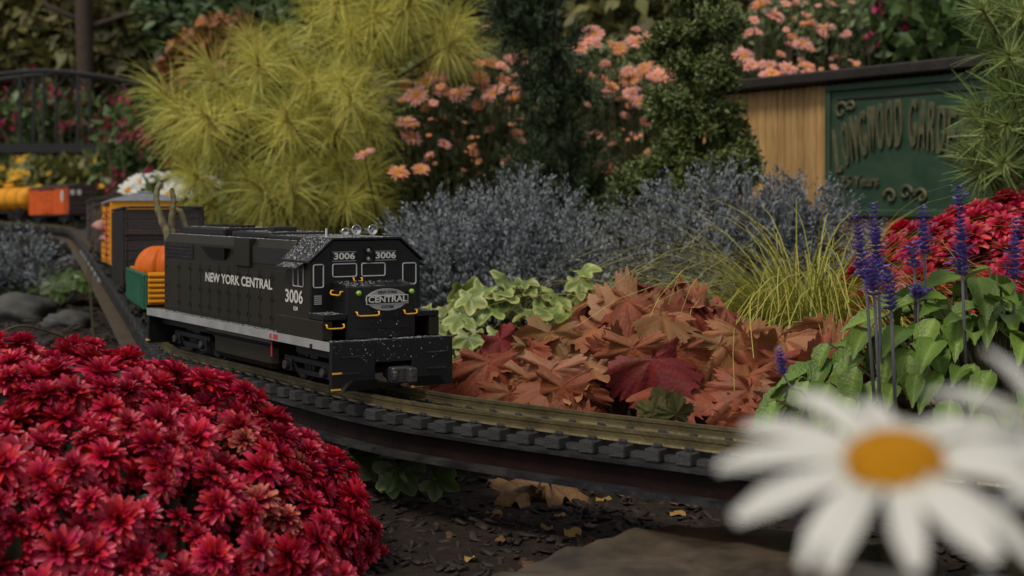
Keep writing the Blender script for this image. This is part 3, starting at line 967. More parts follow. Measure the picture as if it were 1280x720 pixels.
# ------------------------------------------------------------------ cars
def car_root(name, s, label, cat, group=None):
    p, d = path_at(s)
    r = empty(name, p, math.atan2(d.y, d.x))
    r.rotation_euler = (0, -math.atan(-0.02) * -1, math.atan2(d.y, d.x))
    return tag(r, label, cat, group)


def underframe(root, L, mat):
    part_box('underframe', mat, root, -L / 2, L / 2, -0.042, 0.042, 0.0270, 0.0335)
    truck(root, L / 2 - 0.055)
    truck(root, -L / 2 + 0.055)
    coupler(root, L / 2, 1, 0.0175)
    coupler(root, -L / 2, -1, 0.0175)


S0 = S_LOCO_REAR + 0.045


def build_gondola():
    L = 0.29
    r = car_root('gondola_car', S0 + L / 2, 'low green open gondola car with slatted yellow end, carrying a pumpkin', 'train car')
    underframe(r, L, MT['black'])
    part_box('floor', MT['car_green'], r, -L / 2 + .003, L / 2 - .003, -0.044, 0.044, 0.0336, 0.0360)
    for sg in (-1, 1):
        sd = part_box('side', MT['car_green'], r, -L / 2, L / 2, min(sg * 0.0445, sg * 0.047), max(sg * 0.0445, sg * 0.047), 0.0290, 0.0660)
        part_box('top_rail', MT['car_green'], sd, -L / 2, L / 2, min(sg * 0.0440, sg * 0.0490), max(sg * 0.0440, sg * 0.0490), 0.0640, 0.0672)
        for k in range(11):
            x = -L / 2 + 0.008 + k * (L - 0.016) / 10
            part_box('side_post', MT['car_green'], sd, x - 0.002, x + 0.002, min(sg * 0.0468, sg * 0.0492), max(sg * 0.0468, sg * 0.0492), 0.0290, 0.0640)
    for sg in (-1, 1):
        e = part_box('end', MT['car_yellow'], r, min(sg * (L / 2 - 0.003), sg * (L / 2 - 0.0005)), max(sg * (L / 2 - 0.003), sg * (L / 2 - 0.0005)), -0.0440, 0.0440, 0.0340, 0.0690)
        for k in range(6):
            z = 0.0360 + k * 0.0056
            part_box('slat', MT['car_yellow'], e, min(sg * (L / 2 - 0.001), sg * (L / 2 + 0.003)), max(sg * (L / 2 - 0.001), sg * (L / 2 + 0.003)), -0.0440, 0.0440, z, z + 0.0034, 0.0008)
    # pumpkin in the gondola
    pos = r.matrix_basis @ Vector((-L / 2 + 0.058, -0.001, 0.0358))
    rad, hh = 0.0425, 0.031
    V, F = [], []
    nu, nv = 132, 22
    for j in range(nv + 1):
        th = math.pi * j / nv
        for i in range(nu):
            a = 2 * math.pi * i / nu
            rib = 1 - 0.12 * abs(math.cos(a * 11 / 2)) ** 8 * math.sin(th) ** 0.5 - 0.02 * math.cos(a * 2 + 0.6)
            rr = rad * math.sin(th) ** 0.82 * rib
            z = hh + hh * math.cos(th) * (1 - 0.16 * math.exp(-(math.sin(th) / 0.35) ** 2))
            V.append((rr * math.cos(a), rr * math.sin(a), z))
    for j in range(nv):
        F += [(j * nu + i, (j + 1) * nu + i, (j + 1) * nu + (i + 1) % nu, j * nu + (i + 1) % nu) for i in range(nu)]
    pk = empty('pumpkin', pos + Vector((0, 0, 0.0003)))
    MB().add(V, F).build('skin', MT['pumpkin'], pk, smooth=True)
    MB().tube([(0, 0, 0.052), (0.001, 0.001, 0.060), (0.005, 0.002, 0.066)], [0.006, 0.0042, 0.0038], 7).build('stem', MT['stalk'], pk)
    tag(pk, 'ribbed orange pumpkin riding in the green gondola', 'pumpkin')
    # three dried stalks standing in the gondola behind the locomotive
    base = r.matrix_basis
    fl = 0.0362

    def stalk(pts, rad, label, tip=True):
        w = [Vector(p) for p in pts]
        o = empty('dried_stalk', w[0])
        pp = catmull([tuple(v - w[0]) for v in w], 6)
        n = len(pp)
        rr = [rad * (1 - 0.35 * i / n) * (1 + 0.08 * math.sin(i * 1.7)) for i in range(n)]
        MB().tube(pp, rr, 8).build('stem', MT['stalk'], o, smooth=True)
        if tip:
            MB().tube([pp[-1], pp[-1] + (pp[-1] - pp[-2]) * 0.5 + np.array((0, 0, 0.002))], [rr[-1] * 1.02, rr[-1] * 0.4], 8).build('cut_tip', MT['tip'], o)
        tag(o, label, 'stalk', 'dried stalks standing in the gondola')
    Y = 1.70
    z0 = (base @ Vector((L / 2 - 0.13, 0, fl))).z
    a = at(212, 330, Y); a.z = z0
    stalk([a, at(210, 300, Y), at(203, 278, Y), at(196, 255, Y), at(196, 240, Y), at(201, 228, Y)], 0.0048, 'tallest khaki dried stalk bowed to one side behind the locomotive roof')
    b = at(222, 330, Y + 0.01); b.z = z0 + .0002
    stalk([b, at(216, 300, Y + 0.01), at(214, 282, Y + 0.01), at(216, 262, Y + 0.01), at(217, 250, Y + 0.01), at(215, 238, Y + 0.01)], 0.0046, 'straight upright dried stalk with a brown tip behind the locomotive roof')
    c = at(219, 330, Y + 0.025); c.z = z0
    stalk([c, at(214, 300, Y + .025), at(215, 275, Y + .025), at(219, 264, Y + .025), at(226, 266, Y + .025), at(231, 280, Y + .025), at(234, 292, Y + .025)], 0.0046, 'short dried stalk arching over and down behind the locomotive roof', False)
    return S0 + L


S1 = build_gondola() + 0.035


def build_hopper(s, L=0.30):
    r = car_root('hopper_car', s + L / 2, 'tall black open wooden hopper car behind the green gondola', 'train car')
    underframe(r, L, MT['black'])
    z0, z1, hw = 0.0336, 0.1285, 0.0490
    m = MT['car_black']
    part_box('floor', m, r, -L / 2 + .004, L / 2 - .004, -hw + .004, hw - .004, z0, z0 + 0.004)
    nb = 7
    for sg in (-1, 1):
        for k in range(nb):
            a = z0 + (z1 - z0) * k / nb
            b = z0 + (z1 - z0) * (k + 1) / nb - 0.0007
            part_box('side_board', m, r, -L / 2, L / 2, min(sg * (hw - .003), sg * hw), max(sg * (hw - .003), sg * hw), a, b, 0.0005)
            part_box('end_board', m, r, min(sg * (L / 2 - .003), sg * L / 2), max(sg * (L / 2 - .003), sg * L / 2), -hw + .0035, hw - .0035, a, b, 0.0005)
        part_box('rim', m, r, -L / 2 - .002, L / 2 + .002, min(sg * (hw - .004), sg * (hw + .003)), max(sg * (hw - .004), sg * (hw + .003)), z1, z1 + 0.003)
        part_box('rim', m, r, min(sg * (L / 2 - .003), sg * (L / 2 + .0035)), max(sg * (L / 2 - .003), sg * (L / 2 + .0035)), -hw + .0045, hw - .0045, z1 + .0002, z1 + 0.0032)
        part_box('brace', m, r, min(sg * L / 2, sg * (L / 2 + .003)), max(sg * L / 2, sg * (L / 2 + .003)), -hw, hw, 0.0945, 0.0975)
        for k in range(8):
            x = -L / 2 + 0.01 + k * (L - 0.02) / 7
            part_box('stake', m, r, x - .003, x + .003, min(sg * hw, sg * (hw + .003)), max(sg * hw, sg * (hw + .003)), 0.029, z1 - 0.001)
    return s + L


S2 = build_hopper(S1) + 0.035


def boxcar(name, s, L, label, body, endm, roofm, doorm=None, logo=False, group=None, h=0.125, slats=False):
    r = car_root(name, s + L / 2, label, 'train car', group)
    underframe(r, L, MT['black'])
    hw = 0.0475
    z0, z1 = 0.0336, h
    bd = part_box('body', body, r, -L / 2, L / 2, -hw, hw, z0, z1, 0.0008)
    MB().prism_x([(-hw - .003, z1 - .001), (-hw - .003, z1 + .002), (-hw * .5, z1 + .0085), (0, z1 + .0108), (hw * .5, z1 + .0085), (hw + .003, z1 + .002), (hw + .003, z1 - .001)][::-1],
                 -L / 2 - .004, L / 2 + .004).build('roof', roofm, r)
    part_box('roof_walk', roofm, r, -L / 2 - .003, L / 2 + .003, -.008, .008, z1 + .0115, z1 + .0135, 0.0)
    for sg in (-1, 1):
        part_box('end', endm, r, min(sg * (L / 2 - .0005), sg * (L / 2 + .0012)), max(sg * (L / 2 - .0005), sg * (L / 2 + .0012)), -hw + .001, hw - .001, z0 + .001, z1 - .002)
        for k in range(4):
            z = z0 + 0.014 + k * (z1 - z0 - 0.02) / 4
            part_box('end_rib', endm, r, min(sg * (L / 2 + .001), sg * (L / 2 + .0035)), max(sg * (L / 2 + .001), sg * (L / 2 + .0035)), -hw + .004, hw - .004, z, z + .004)
        y0, y1 = sg * (hw - .0004), sg * (hw + .0018)
        dr = part_box('door', doorm or body, r, -0.034, 0.034, min(y0, y1), max(y0, y1), z0 + .004, z1 - .007, 0.0008)
        part_box('door_rail', MT['black'], r, -0.075, 0.06, min(y0, sg * (hw + .0026)), max(y0, sg * (hw + .0026)), z1 - .006, z1 - .003, 0.0)
        hb = MB()
        for x in (-.031, -.003, .003, .031):
            for z in (z0 + .014, z0 + .045, z1 - .022):
                hb.box(x - .0022, x + .0022, min(y0, sg * (hw + .003)), max(y0, sg * (hw + .003)), z - .002, z + .002)
        tag(hb.build('hinges', MT['car_brown'], dr), kind='stuff')
        part_box('door_gap', MT['car_brown'], dr, -.0007, .0007, min(y0, sg * (hw + .0023)), max(y0, sg * (hw + .0023)), z0 + .005, z1 - .008, 0.0)
        lad = MB()
        for xx in (L / 2 - .006, L / 2 - .024):
            lad.tube([(xx, sg * (hw + .003), z0 + .003), (xx, sg * (hw + .003), z1 - .004)], 0.0007, 5)
        for k in range(7):
            z = z0 + .008 + k * .0115
            lad.tube([(L / 2 - .006, sg * (hw + .003), z), (L / 2 - .024, sg * (hw + .003), z)], 0.0006, 5)
            if k in (1, 5):
                lad.box(L / 2 - .0066, L / 2 - .0054, min(sg * (hw - .001), sg * (hw + .003)), max(sg * (hw - .001), sg * (hw + .003)), z - .0006, z + .0006)
        lad.build('ladder', endm, r)
        if slats:
            for k in range(9):
                z = z0 + 0.006 + k * (z1 - z0 - 0.012) / 9
                for (xa, xb) in ((-L / 2 + .002, -.036), (.036, L / 2 - .030)):
                    part_box('slat', body, bd, xa, xb, min(sg * (hw - .0005), sg * (hw + .0022)), max(sg * (hw - .0005), sg * (hw + .0022)), z, z + .0055, 0.0006)
            for x in (-L / 2 + .003, L / 2 - .003):
                part_box('corner_post', body, bd, x - .003, x + .003, min(sg * (hw - .002), sg * (hw + .003)), max(sg * (hw - .002), sg * (hw + .003)), z0, z1 - .002)
        if logo:
            n = 24
            yy = sg * (hw + .0006)
            o = MB().add([(L / 2 - .048 + .011 * math.cos(2 * math.pi * k / n), yy, z1 - .027 + .019 * math.sin(2 * math.pi * k / n)) for k in range(n)],
                         [list(range(n))[::-1 if sg > 0 else 1]]).build('emblem', MT['white'], bd)
            yy = sg * (hw + .0009)
            MB().add([(L / 2 - .048 + .0045 * math.cos(2 * math.pi * k / n), yy, z1 - .027 + .010 * math.sin(2 * math.pi * k / n)) for k in range(n)],
                     [list(range(n))[::-1 if sg > 0 else 1]]).build('emblem_centre', MT['grey'], o)
    return r


yc = boxcar('stock_car', S2, 0.31, 'yellow slatted stock car with grey roof behind the black hopper', MT['car_yellow'], MT['car_yellow'], MT['car_roof'], MT['car_orange'], h=0.132, slats=True)
for k in range(2):
    boxcar('brown_boxcar', S2 + 0.36 + k * 0.37, 0.33, ('dark brown boxcar coupled right behind the yellow stock car', 'dark brown boxcar between the first brown boxcar and the orange refrigerator car')[k], MT['car_brown'], MT['car_brown'], MT['car_brown'],
           h=0.118)
S_OR = next(q for q in np.arange(S_LOCO_REAR + 1.9, S_LOCO_REAR + 4, 0.01) if px_of(path_at(q + 0.17)[0])[0] < 78)
orc = boxcar('refrigerator_car', S_OR, 0.34, 'orange refrigerator car with white oval emblem and brown ends', MT['car_orange'], MT['car_brown'], MT['car_brown'], logo=True, h=0.119)
for k, y in enumerate((-0.034, -0.012)):
    part_box('placard', MT['white'], orc, 0.171, 0.1752, y - .006, y + .006, 0.094, 0.110, 0.0)


def tank_car(s, L=0.28):
    r = car_root('tank_car', s + L / 2, 'yellow cylindrical tank car coupled to the orange refrigerator car', 'train car')
    underframe(r, L, MT['black'])
    m = Matrix.Translation((-L / 2 + 0.004, 0, 0.0745)) @ Matrix.Rotation(R(90), 4, 'Y')
    ln = L - 0.008
    MB().lathe([(0.004, 0), (0.028, 0.003), (0.0395, 0.012), (0.0405, 0.02), (0.0405, ln - 0.02), (0.0395, ln - 0.012), (0.028, ln - 0.003), (0.004, ln)], 28, m).build('tank', MT['car_yellow'], r, smooth=True)
    MB().lathe([(0.018, 0.105), (0.018, 0.124), (0.012, 0.129), (0.002, 0.130)], 18).build('dome', MT['car_yellow'], r, smooth=True)
    for x in (-0.09, -0.03, 0.03, 0.09):
        MB().tube([(x, 0.0412 * math.cos(R(a)), 0.0745 + 0.0412 * math.sin(R(a))) for a in range(0, 360, 15)], 0.0010, 4, closed=True).build('strap', MT['car_brown'], r)
    for sg in (-1, 1):
        part_box('saddle', MT['black'], r, sg * .085 - .012, sg * .085 + .012, -0.03, 0.03, 0.0336, 0.0440, 0.0)
        MB().tube([(-L / 2, sg * 0.046, 0.060), (L / 2, sg * 0.046, 0.060)], 0.0010, 5).build('handrail', MT['car_brown'], r)


tank_car(S_OR + 0.375)

# ================================================================== PLANTS
def blade(L, W, prof, bend=0.0, cup=0.0, ns=4, power=1.0, across=2, base_ang=0.0):
    """leaf or petal along +X, upper side +Z; bend < 0 droops"""
    V, T = [], []
    x = z = 0.0
    for i in range(ns + 1):
        t = i / ns
        if i:
            a = base_ang + bend * ((i - 0.5) / ns) ** power
            x += L / ns * math.cos(a); z += L / ns * math.sin(a)
        w = W * 0.5 * prof(t)
        for k in range(across + 1):
            u = 2 * k / across - 1
            V.append((x, u * w, z + cup * w * (u * u))); T.append(t)
    F = []
    c = across + 1
    for i in range(ns):
        for k in range(across):
            F.append((i * c + k, (i + 1) * c + k, (i + 1) * c + k + 1, i * c + k + 1))
    return np.array(V), F, T


P_PETAL = lambda t: 0.35 + 0.65 * math.sin(math.pi * min(1, t * 0.62 + 0.12)) if t < 0.97 else 0.42
P_OVATE = lambda t: math.sin(math.pi * t ** 0.75) ** 0.8 * 1.0 + 0.02
P_LANCE = lambda t: math.sin(math.pi * min(1, t * 0.9 + 0.08)) ** 0.8
P_NEEDLE = lambda t: 1.0 - 0.7 * t


def petal_ring(b, n, L, W, pitch, bend, cup, ns=3, base_r=0.001, z=0.0, jit=0.25, phase=0.0, rr=random):
    for i in range(n):
        a = 2 * math.pi * (i + phase + rr.uniform(-jit, jit)) / n
        l = L * rr.uniform(0.86, 1.1)
        V, F, T = blade(l, W * rr.uniform(0.85, 1.12), P_PETAL, bend + rr.uniform(-0.2, 0.2), cup, ns)
        m = Matrix.Rotation(a, 4, 'Z') @ Matrix.Translation((base_r, 0, z)) @ Matrix.Rotation(-(pitch + rr.uniform(-0.15, 0.15)), 4, 'Y') @ Matrix.Rotation(rr.uniform(-0.35, 0.35), 4, 'X')
        b.add(V, F, T, rr.random(), m)


def mum_mesh(seed, mat, D=0.013, geo=False):
    rr = random.Random(seed)
    b = MB()
    petal_ring(b, 16, D, D * 0.31, -0.08, -0.35, 0.5, 3, 0.001, 0.0, 0.5, rr=rr)
    petal_ring(b, 14, D * 0.93, D * 0.33, 0.32, -0.3, 0.55, 3, 0.001, 0.0008, 0.5, phase=0.5, rr=rr)
    petal_ring(b, 12, D * 0.80, D * 0.31, 0.68, -0.1, 0.6, 3, 0.0008, 0.0016, 0.5, rr=rr)
    petal_ring(b, 9, D * 0.58, D * 0.27, 1.05, 0.3, 0.7, 2, 0.0004, 0.002, 0.5, phase=0.3, rr=rr)
    if geo:
        return np.concatenate(b.V), b.F, np.concatenate(b.T), np.concatenate(b.Q)
    return b.mesh('flower', mat, smooth=True)


MUM_GEO = [mum_mesh(i, None, geo=True) for i in range(4)]
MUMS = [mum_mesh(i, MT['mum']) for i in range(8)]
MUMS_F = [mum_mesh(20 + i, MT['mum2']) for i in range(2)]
LEAF_BASE = blade(1.0, 0.42, P_LANCE, -0.5, 0.3, 3)
LEAF_FLAT = blade(1.0, 0.55, P_OVATE, -0.4, 0.25, 2)
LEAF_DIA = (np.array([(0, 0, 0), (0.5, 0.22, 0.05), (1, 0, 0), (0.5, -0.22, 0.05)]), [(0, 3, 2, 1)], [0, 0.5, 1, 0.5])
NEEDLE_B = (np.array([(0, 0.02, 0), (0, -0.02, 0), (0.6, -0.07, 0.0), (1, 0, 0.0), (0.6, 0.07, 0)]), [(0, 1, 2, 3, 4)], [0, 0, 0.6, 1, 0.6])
SPRIG = (np.array([(0, 0.03, 0), (0, -0.03, 0), (1, 0, 0.0)]), [(0, 1, 2)], [0, 0, 1])


def mum_bush(name, label, cx, cy, rx, ry, rz, spacing, fl, pxlim, faded=None, z0=None, size=1.0):
    gz = ground_z(cx, cy) if z0 is None else z0
    root = empty(name, (cx, cy, gz))
    tag(root, label, 'flower bush')
    # leafy core
    n = 2600
    d = rdir(n); d[:, 2] = np.abs(d[:, 2])
    P = d * np.array([rx, ry, rz]) * (0.80 + 0.15 * rng.random((n, 1)))
    me = scatter_mesh('foliage', LEAF_BASE, norm(d + 0.7 * rdir(n)), norm(d + 0.5 * rdir(n)), P, 0.013 + 0.009 * rng.random(n), MT['mumleaf'])
    tag(link('foliage', me, root), kind='stuff')
    core = MB()
    m_, k_ = 24, 8
    V = [(rx * .84 * math.cos(2 * math.pi * i / m_) * math.cos(R(90 * j / k_)), ry * .84 * math.sin(2 * math.pi * i / m_) * math.cos(R(90 * j / k_)), rz * .84 * math.sin(R(90 * j / k_)) - 0.0) for j in range(k_) for i in range(m_)]
    F = [(j * m_ + i, j * m_ + (i + 1) % m_, (j + 1) * m_ + (i + 1) % m_, (j + 1) * m_ + i) for j in range(k_ - 1) for i in range(m_)]
    core.add(V, F).build('twig_core', MT['mumleaf'], root)
    # blooms by dart throwing over the dome
    pts = []
    tries = 0
    cells = {}
    while tries < 26000:
        tries += 1
        v = rdir(1)[0]; v[2] = abs(v[2])
        nrm = norm(v / np.array([rx, ry, rz]))
        p = v * np.array([rx, ry, rz])
        key = tuple((p / spacing).astype(int))
        ok = True
        for a in (-1, 0, 1):
            for b_ in (-1, 0, 1):
                for c in (-1, 0, 1):
                    for q in cells.get((key[0] + a, key[1] + b_, key[2] + c), ()):
                        if np.sum((q - p) ** 2) < spacing ** 2:
                            ok = False
        if ok:
            cells.setdefault(key, []).append(p)
            pts.append((p, nrm))
    scored = []
    for p, nrm in pts:
        w = p + np.array([cx, cy, gz])
        px, py = px_of(w)
        view = norm(np.array([0, 0, ZC]) - w)
        vis = float(nrm @ view)
        inside = pxlim[0] < px < pxlim[1] and pxlim[2] < py < pxlim[3]
        scored.append((-(vis + (0.5 if inside else -3)), p, nrm, inside and vis > -0.3))
    scored.sort(key=lambda a: a[0])
    rest = MB()
    cnt = 0
    for i, (sc, p, nrm, vis) in enumerate(scored):
        wob = norm(nrm + 0.60 * rdir(1)[0] + np.array([0, -0.05, 0.30]))
        lift = 1.0 + random.uniform(-0.07, 0.07) + 0.05 * math.sin(p[0] * 48 + 1) * math.sin(p[1] * 41 + p[2] * 60)
        loc = Vector(p * lift)
        s_ = random.choice((0.7, 0.85, 0.95, 1.0, 1.05, 1.12, 1.2)) * random.uniform(0.95, 1.05) * size
        if vis and cnt < 290:
            fd = faded is not None and random.random() < faded(*px_of(p + np.array([cx, cy, gz])))
            o = link('flower', random.choice(MUMS_F if fd else MUMS), root)
            orient(o, loc, wob, random.uniform(0, 6.28), s_)
            cnt += 1
        elif i % 1 == 0:
            q = Vector((0, 0, 1)).rotation_difference(Vector(wob))
            V, F, T, Q = random.choice(MUM_GEO)
            m = Matrix.Translation(loc) @ q.to_matrix().to_4x4() @ Matrix.Rotation(random.uniform(0, 6.28), 4, 'Z') @ Matrix.Scale(s_, 4)
            rest.add(V, F, T, Q, m)
    for p, nrm in pts[::2]:
        wob = norm(nrm + 0.5 * rdir(1)[0])
        q = Vector((0, 0, 1)).rotation_difference(Vector(wob))
        V, F, T, Q = random.choice(MUM_GEO)
        rest.add(V, F, T, Q, Matrix.Translation(Vector((p + 0.35 * spacing * rdir(1)[0]) * 0.93)) @ q.to_matrix().to_4x4() @ Matrix.Scale(size, 4))
    if rest.V:
        tag(rest.build('flowers', MT['mum'], root, smooth=True), kind='stuff')
    return cnt


BLOOM_P = blade(0.013, 0.007, P_PETAL, -0.3, 0.4, 2)


def fade_left(px, py):
    return 0.25 * math.exp(-((px - 335) / 60) ** 2) * smooth01((py - 470) / 60)


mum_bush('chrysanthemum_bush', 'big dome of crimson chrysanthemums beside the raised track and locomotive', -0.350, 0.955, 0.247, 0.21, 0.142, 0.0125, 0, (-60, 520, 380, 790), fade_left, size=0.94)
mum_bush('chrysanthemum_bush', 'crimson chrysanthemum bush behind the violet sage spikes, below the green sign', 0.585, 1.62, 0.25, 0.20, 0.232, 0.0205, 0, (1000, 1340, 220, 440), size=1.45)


# ---------------------------------------------------------------- lobed leaves
def lobed_leaf(seed, mat, lobes=5, teeth=4, depth=0.35, na=64, rings=4, wave=0.10, spread=150, name='leaf', toothd=0.07, cupd=0.10, heart=True, lexp=1.3, ruf=0.0, tfreq=1.5, pleat=0.16, back=None, rfreq=17):
    """radius 1 leaf, stalk at the origin, main lobe along +X"""
    rr = random.Random(seed)
    ph = rr.uniform(0, 6)
    V, T = [(0, 0, 0)], [0.0]
    axes = [(-spread + 2 * spread * i / (lobes - 1)) for i in range(lobes)]
    for j in range(1, rings + 1):
        f = j / rings
        for i in range(na):
            a = -180 + 360 * i / na
            dd = min(abs(a - x) for x in axes)
            half = spread / (lobes - 1)
            env = 1 - depth * (min(dd, half) / half) ** lexp
            if abs(a) > spread + half * 0.3:
                env *= 0.55 if heart else 0.35
            size = 0.72 + 0.28 * math.cos(R(a) * 0.5) ** 2 if back is None else back + (1 - back) * math.cos(R(a) * 0.5) ** 2
            th = 1 + toothd * (2 * abs(((a / 360 * lobes * teeth * tfreq) + 0.2 * math.sin(ph + i)) % 1 - 0.5) - 0.5) * 2 * (f ** 3)
            r = env * size * th if f == 1 else (env * size) ** (0.55 + 0.45 * f) * (1 if f == 1 else 1)
            r *= f
            x, y = r * math.cos(R(a)), r * math.sin(R(a))
            fold = pleat * (min(dd, half) / half - 0.4) * f                # pleated along the veins
            z = fold * 0.9 + wave * f * f * math.sin(R(a) * 3 + ph) - cupd * f * f + 0.05 * f * math.sin(R(a) * 7 + ph * 2) + ruf * f ** 3 * math.sin(R(a) * rfreq + ph)
            V.append((x, y, z))
            vein = max(0.0, 1 - dd / (half * 0.22 / max(0.25, f)))
            T.append(max(0.0, f - 0.75 * vein) if j < rings else f)
    F = [(0, 1 + i, 1 + (i + 1) % na) for i in range(na)]
    for j in range(rings - 1):
        o, q = 1 + j * na, 1 + (j + 1) * na
        F += [(o + i, q + i, q + (i + 1) % na, o + (i + 1) % na) for i in range(na)]
    return MB().add(V, F, T, rr.random()).mesh(name, mat, smooth=True)


HEU = [lobed_leaf(i, MT['heuch'], 5 + 2 * (i % 2), 5, 0.32, 150, 5, 0.20, toothd=0.12, cupd=0.10 + 0.06 * (i % 4), lexp=3.2, ruf=0.07, pleat=0.06 + 0.03 * (i % 3), spread=118 + 6 * (i % 3), back=0.42, rfreq=7 + i % 4, tfreq=1.0 + 0.1 * i) for i in range(8)]
HEUG = [lobed_leaf(40, MT['heuch_green'], 5, 5, 0.34, 150, 5, 0.10, toothd=0.10, lexp=2.4, ruf=0.04, tfreq=1.1)]
IVY = [lobed_leaf(60 + i, MT['ivy'], 5, 1, 0.42, 40, 3, 0.10, 130, toothd=0.0, cupd=0.08) for i in range(5)]
IVYD = [lobed_leaf(80 + i, MT['ivy_dark'], 5, 2, 0.30, 40, 3, 0.10, 130, toothd=0.05, cupd=0.10) for i in range(4)]


def leaf_clump(name, label, cat, cx, cy, R0, H, n, size, meshes, stem_mat, tilt=(15, 80), bias=(0, -0.25, 0), ell=(1, 1), group=None, seed=0, upright=0.0, minr=0.0):
    rr = random.Random(seed)
    gz = ground_z(cx, cy)
    root = empty(name, (cx, cy, gz))
    tag(root, label, cat, group)
    st = MB()
    for i in range(n):
        a = i * 2.39996 + rr.uniform(-0.5, 0.5)
        rho = math.sqrt(minr + (1 - minr) * (i + 0.5) / n)
        x, y = R0 * ell[0] * rho * math.cos(a), R0 * ell[1] * rho * math.sin(a)
        z = H * (1 - 0.62 * rho ** 2.2) * rr.uniform(0.86, 1.12)
        out = Vector((x / ell[0], y / ell[1], 0))
        out = out.normalized() if out.length > 1e-4 else Vector((0, -1, 0))
        out = (out + Vector((rr.uniform(-0.6, 0.6), rr.uniform(-0.6, 0.6) - 0.15, 0))).normalized()
        tl = R(tilt[0] + (tilt[1] - tilt[0]) * rho + rr.uniform(-34, 34))
        nrm = out * math.sin(tl) + Vector((0, 0, math.cos(tl))) + Vector(bias)
        ax = out * math.cos(tl) - Vector((0, 0, math.sin(tl)))
        s_ = size * rr.uniform(0.72, 1.2)
        if rr.random() < upright:                       # young leaves held up on their stalks
            ax = (out * 0.35 + Vector((rr.uniform(-0.4, 0.4), rr.uniform(-0.2, 0.2), 0.9))).normalized()
            nrm = out * 0.5 + Vector((rr.uniform(-0.5, 0.5), -0.8, 0.25))
            z *= 0.92
        o = link('leaf', rr.choice(meshes), root)
        p = Vector((x, y, z)) - ax * s_ * 0.35
        orient_leaf(o, p, ax, nrm, s_)
        st.tube([(x * 0.12, y * 0.12, -0.005), (x * 0.45, y * 0.45, z * 0.62), tuple(p)], 0.0011, 4)
    tag(st.build('stems', stem_mat, root), kind='stuff')
    return root


leaf_clump('coral_bells', 'largest rust orange coral bells clump with lobed leaves, beside the track rail', 'plant', 0.135, 1.375, 0.155, 0.140, 96, 0.047, HEU, MT['redstem'], (20, 78), ell=(1.0, 0.8), upright=0.28, seed=1)
leaf_clump('coral_bells', 'deep red coral bells clump next to the locomotive front', 'plant', -0.010, 1.375, 0.105, 0.088, 48, 0.044, HEU, MT['redstem'], (15, 75), ell=(0.9, 0.8), upright=0.28, seed=2)
leaf_clump('coral_bells', 'bronze orange coral bells clump between golden grass and green sage', 'plant', 0.275, 1.30, 0.125, 0.116, 62, 0.045, HEU, MT['redstem'], (20, 80), ell=(0.8, 0.9), upright=0.28, seed=3)
# single olive leaves low by the rail
lg = empty('olive_seedling', (0.105, 1.185, ground_z(0.105, 1.185)))
tag(lg, 'small olive green lobed leaf tuft at the foot of the coral bells', 'plant')
for k, (px, py, Y, sc) in enumerate(((830, 512, 1.17, 0.020), (845, 518, 1.16, 0.018), (815, 520, 1.165, 0.017))):
    o = link('leaf', HEUG[0], lg)
    p = at(px, py, Y) - lg.location
    orient_leaf(o, p, (0.3 * (k - 1), -0.3, 0.7), (0.1, -0.9, 0.5), sc)
b = MB()
for k in range(3):
    b.tube([(0, 0, -0.003), (0.003 * k, -0.01, 0.03), tuple(at((830, 845, 815)[k], (512, 518, 520)[k], 1.165) - lg.location)], 0.001, 4)
b.build('stems', MT['stem'], lg)

leaf_clump('ivy_plant', 'variegated cream edged ivy between locomotive and coral bells', 'ivy', -0.012, 1.72, 0.115, 0.135, 84, 0.024, IVY, MT['stem'], (5, 60), bias=(0, -0.55, 0.1), ell=(1.1, 0.8), seed=5)
leaf_clump('ivy_plant', 'small cream edged ivy sprig under the blue grey shrub', 'ivy', 0.085, 1.76, 0.040, 0.150, 16, 0.023, IVY, MT['stem'], (5, 70), bias=(0, -0.55, 0.1), seed=6)
leaf_clump('ivy_plant', 'pale green ivy patch at the bend of the raised track', 'ivy', -1.03, 3.35, 0.13, 0.07, 46, 0.034, IVYD, MT['stem'], (5, 60), bias=(0, -0.5, 0.1), ell=(1.1, 1.0), seed=7)
leaf_clump('ivy_plant', 'cream edged ivy sprig beside the rusty beam flange, behind crimson chrysanthemums', 'ivy', -0.475, 1.66, 0.05, 0.040, 16, 0.022, IVY, MT['stem'], (5, 50), bias=(0, -0.5, 0.1), ell=(1.0, 0.6), seed=8)


# trailing vine leaves under the beam
def vine(name, label, base, leaves, seed):
    rr = random.Random(seed)
    b0 = Vector(base); b0.z = ground_z(b0.x, b0.y)
    r = empty(name, b0)
    tag(r, label, 'plant')
    st = MB()
    for (px, py, Y, sc, dx, dz) in leaves:
        p = at(px, py, Y) - b0
        o = link('leaf', rr.choice(IVYD), r)
        orient_leaf(o, p, (dx, -0.35, dz), (0.1, -0.75, 0.65), sc)
        mid = p * 0.5 + Vector((-0.012, 0.0, 0.012))
        pp = catmull([(0, 0, -0.004), tuple(mid), tuple(p)], 5)
        st.tube(pp, 0.0013, 5)
    st.build('stems', MT['stem'], r, smooth=True)


vine('vine_seedling', 'green lobed vine leaves sprouting under the black beam', (-0.10, 1.20, 0), ((497, 584, 1.17, 0.026, 0.5, -0.7), (545, 599, 1.16, 0.020, 0.9, -0.3), (440, 572, 1.22, 0.028, 0.6, -0.4), (490, 598, 1.165, 0.016, 0.1, -0.9)), 3)
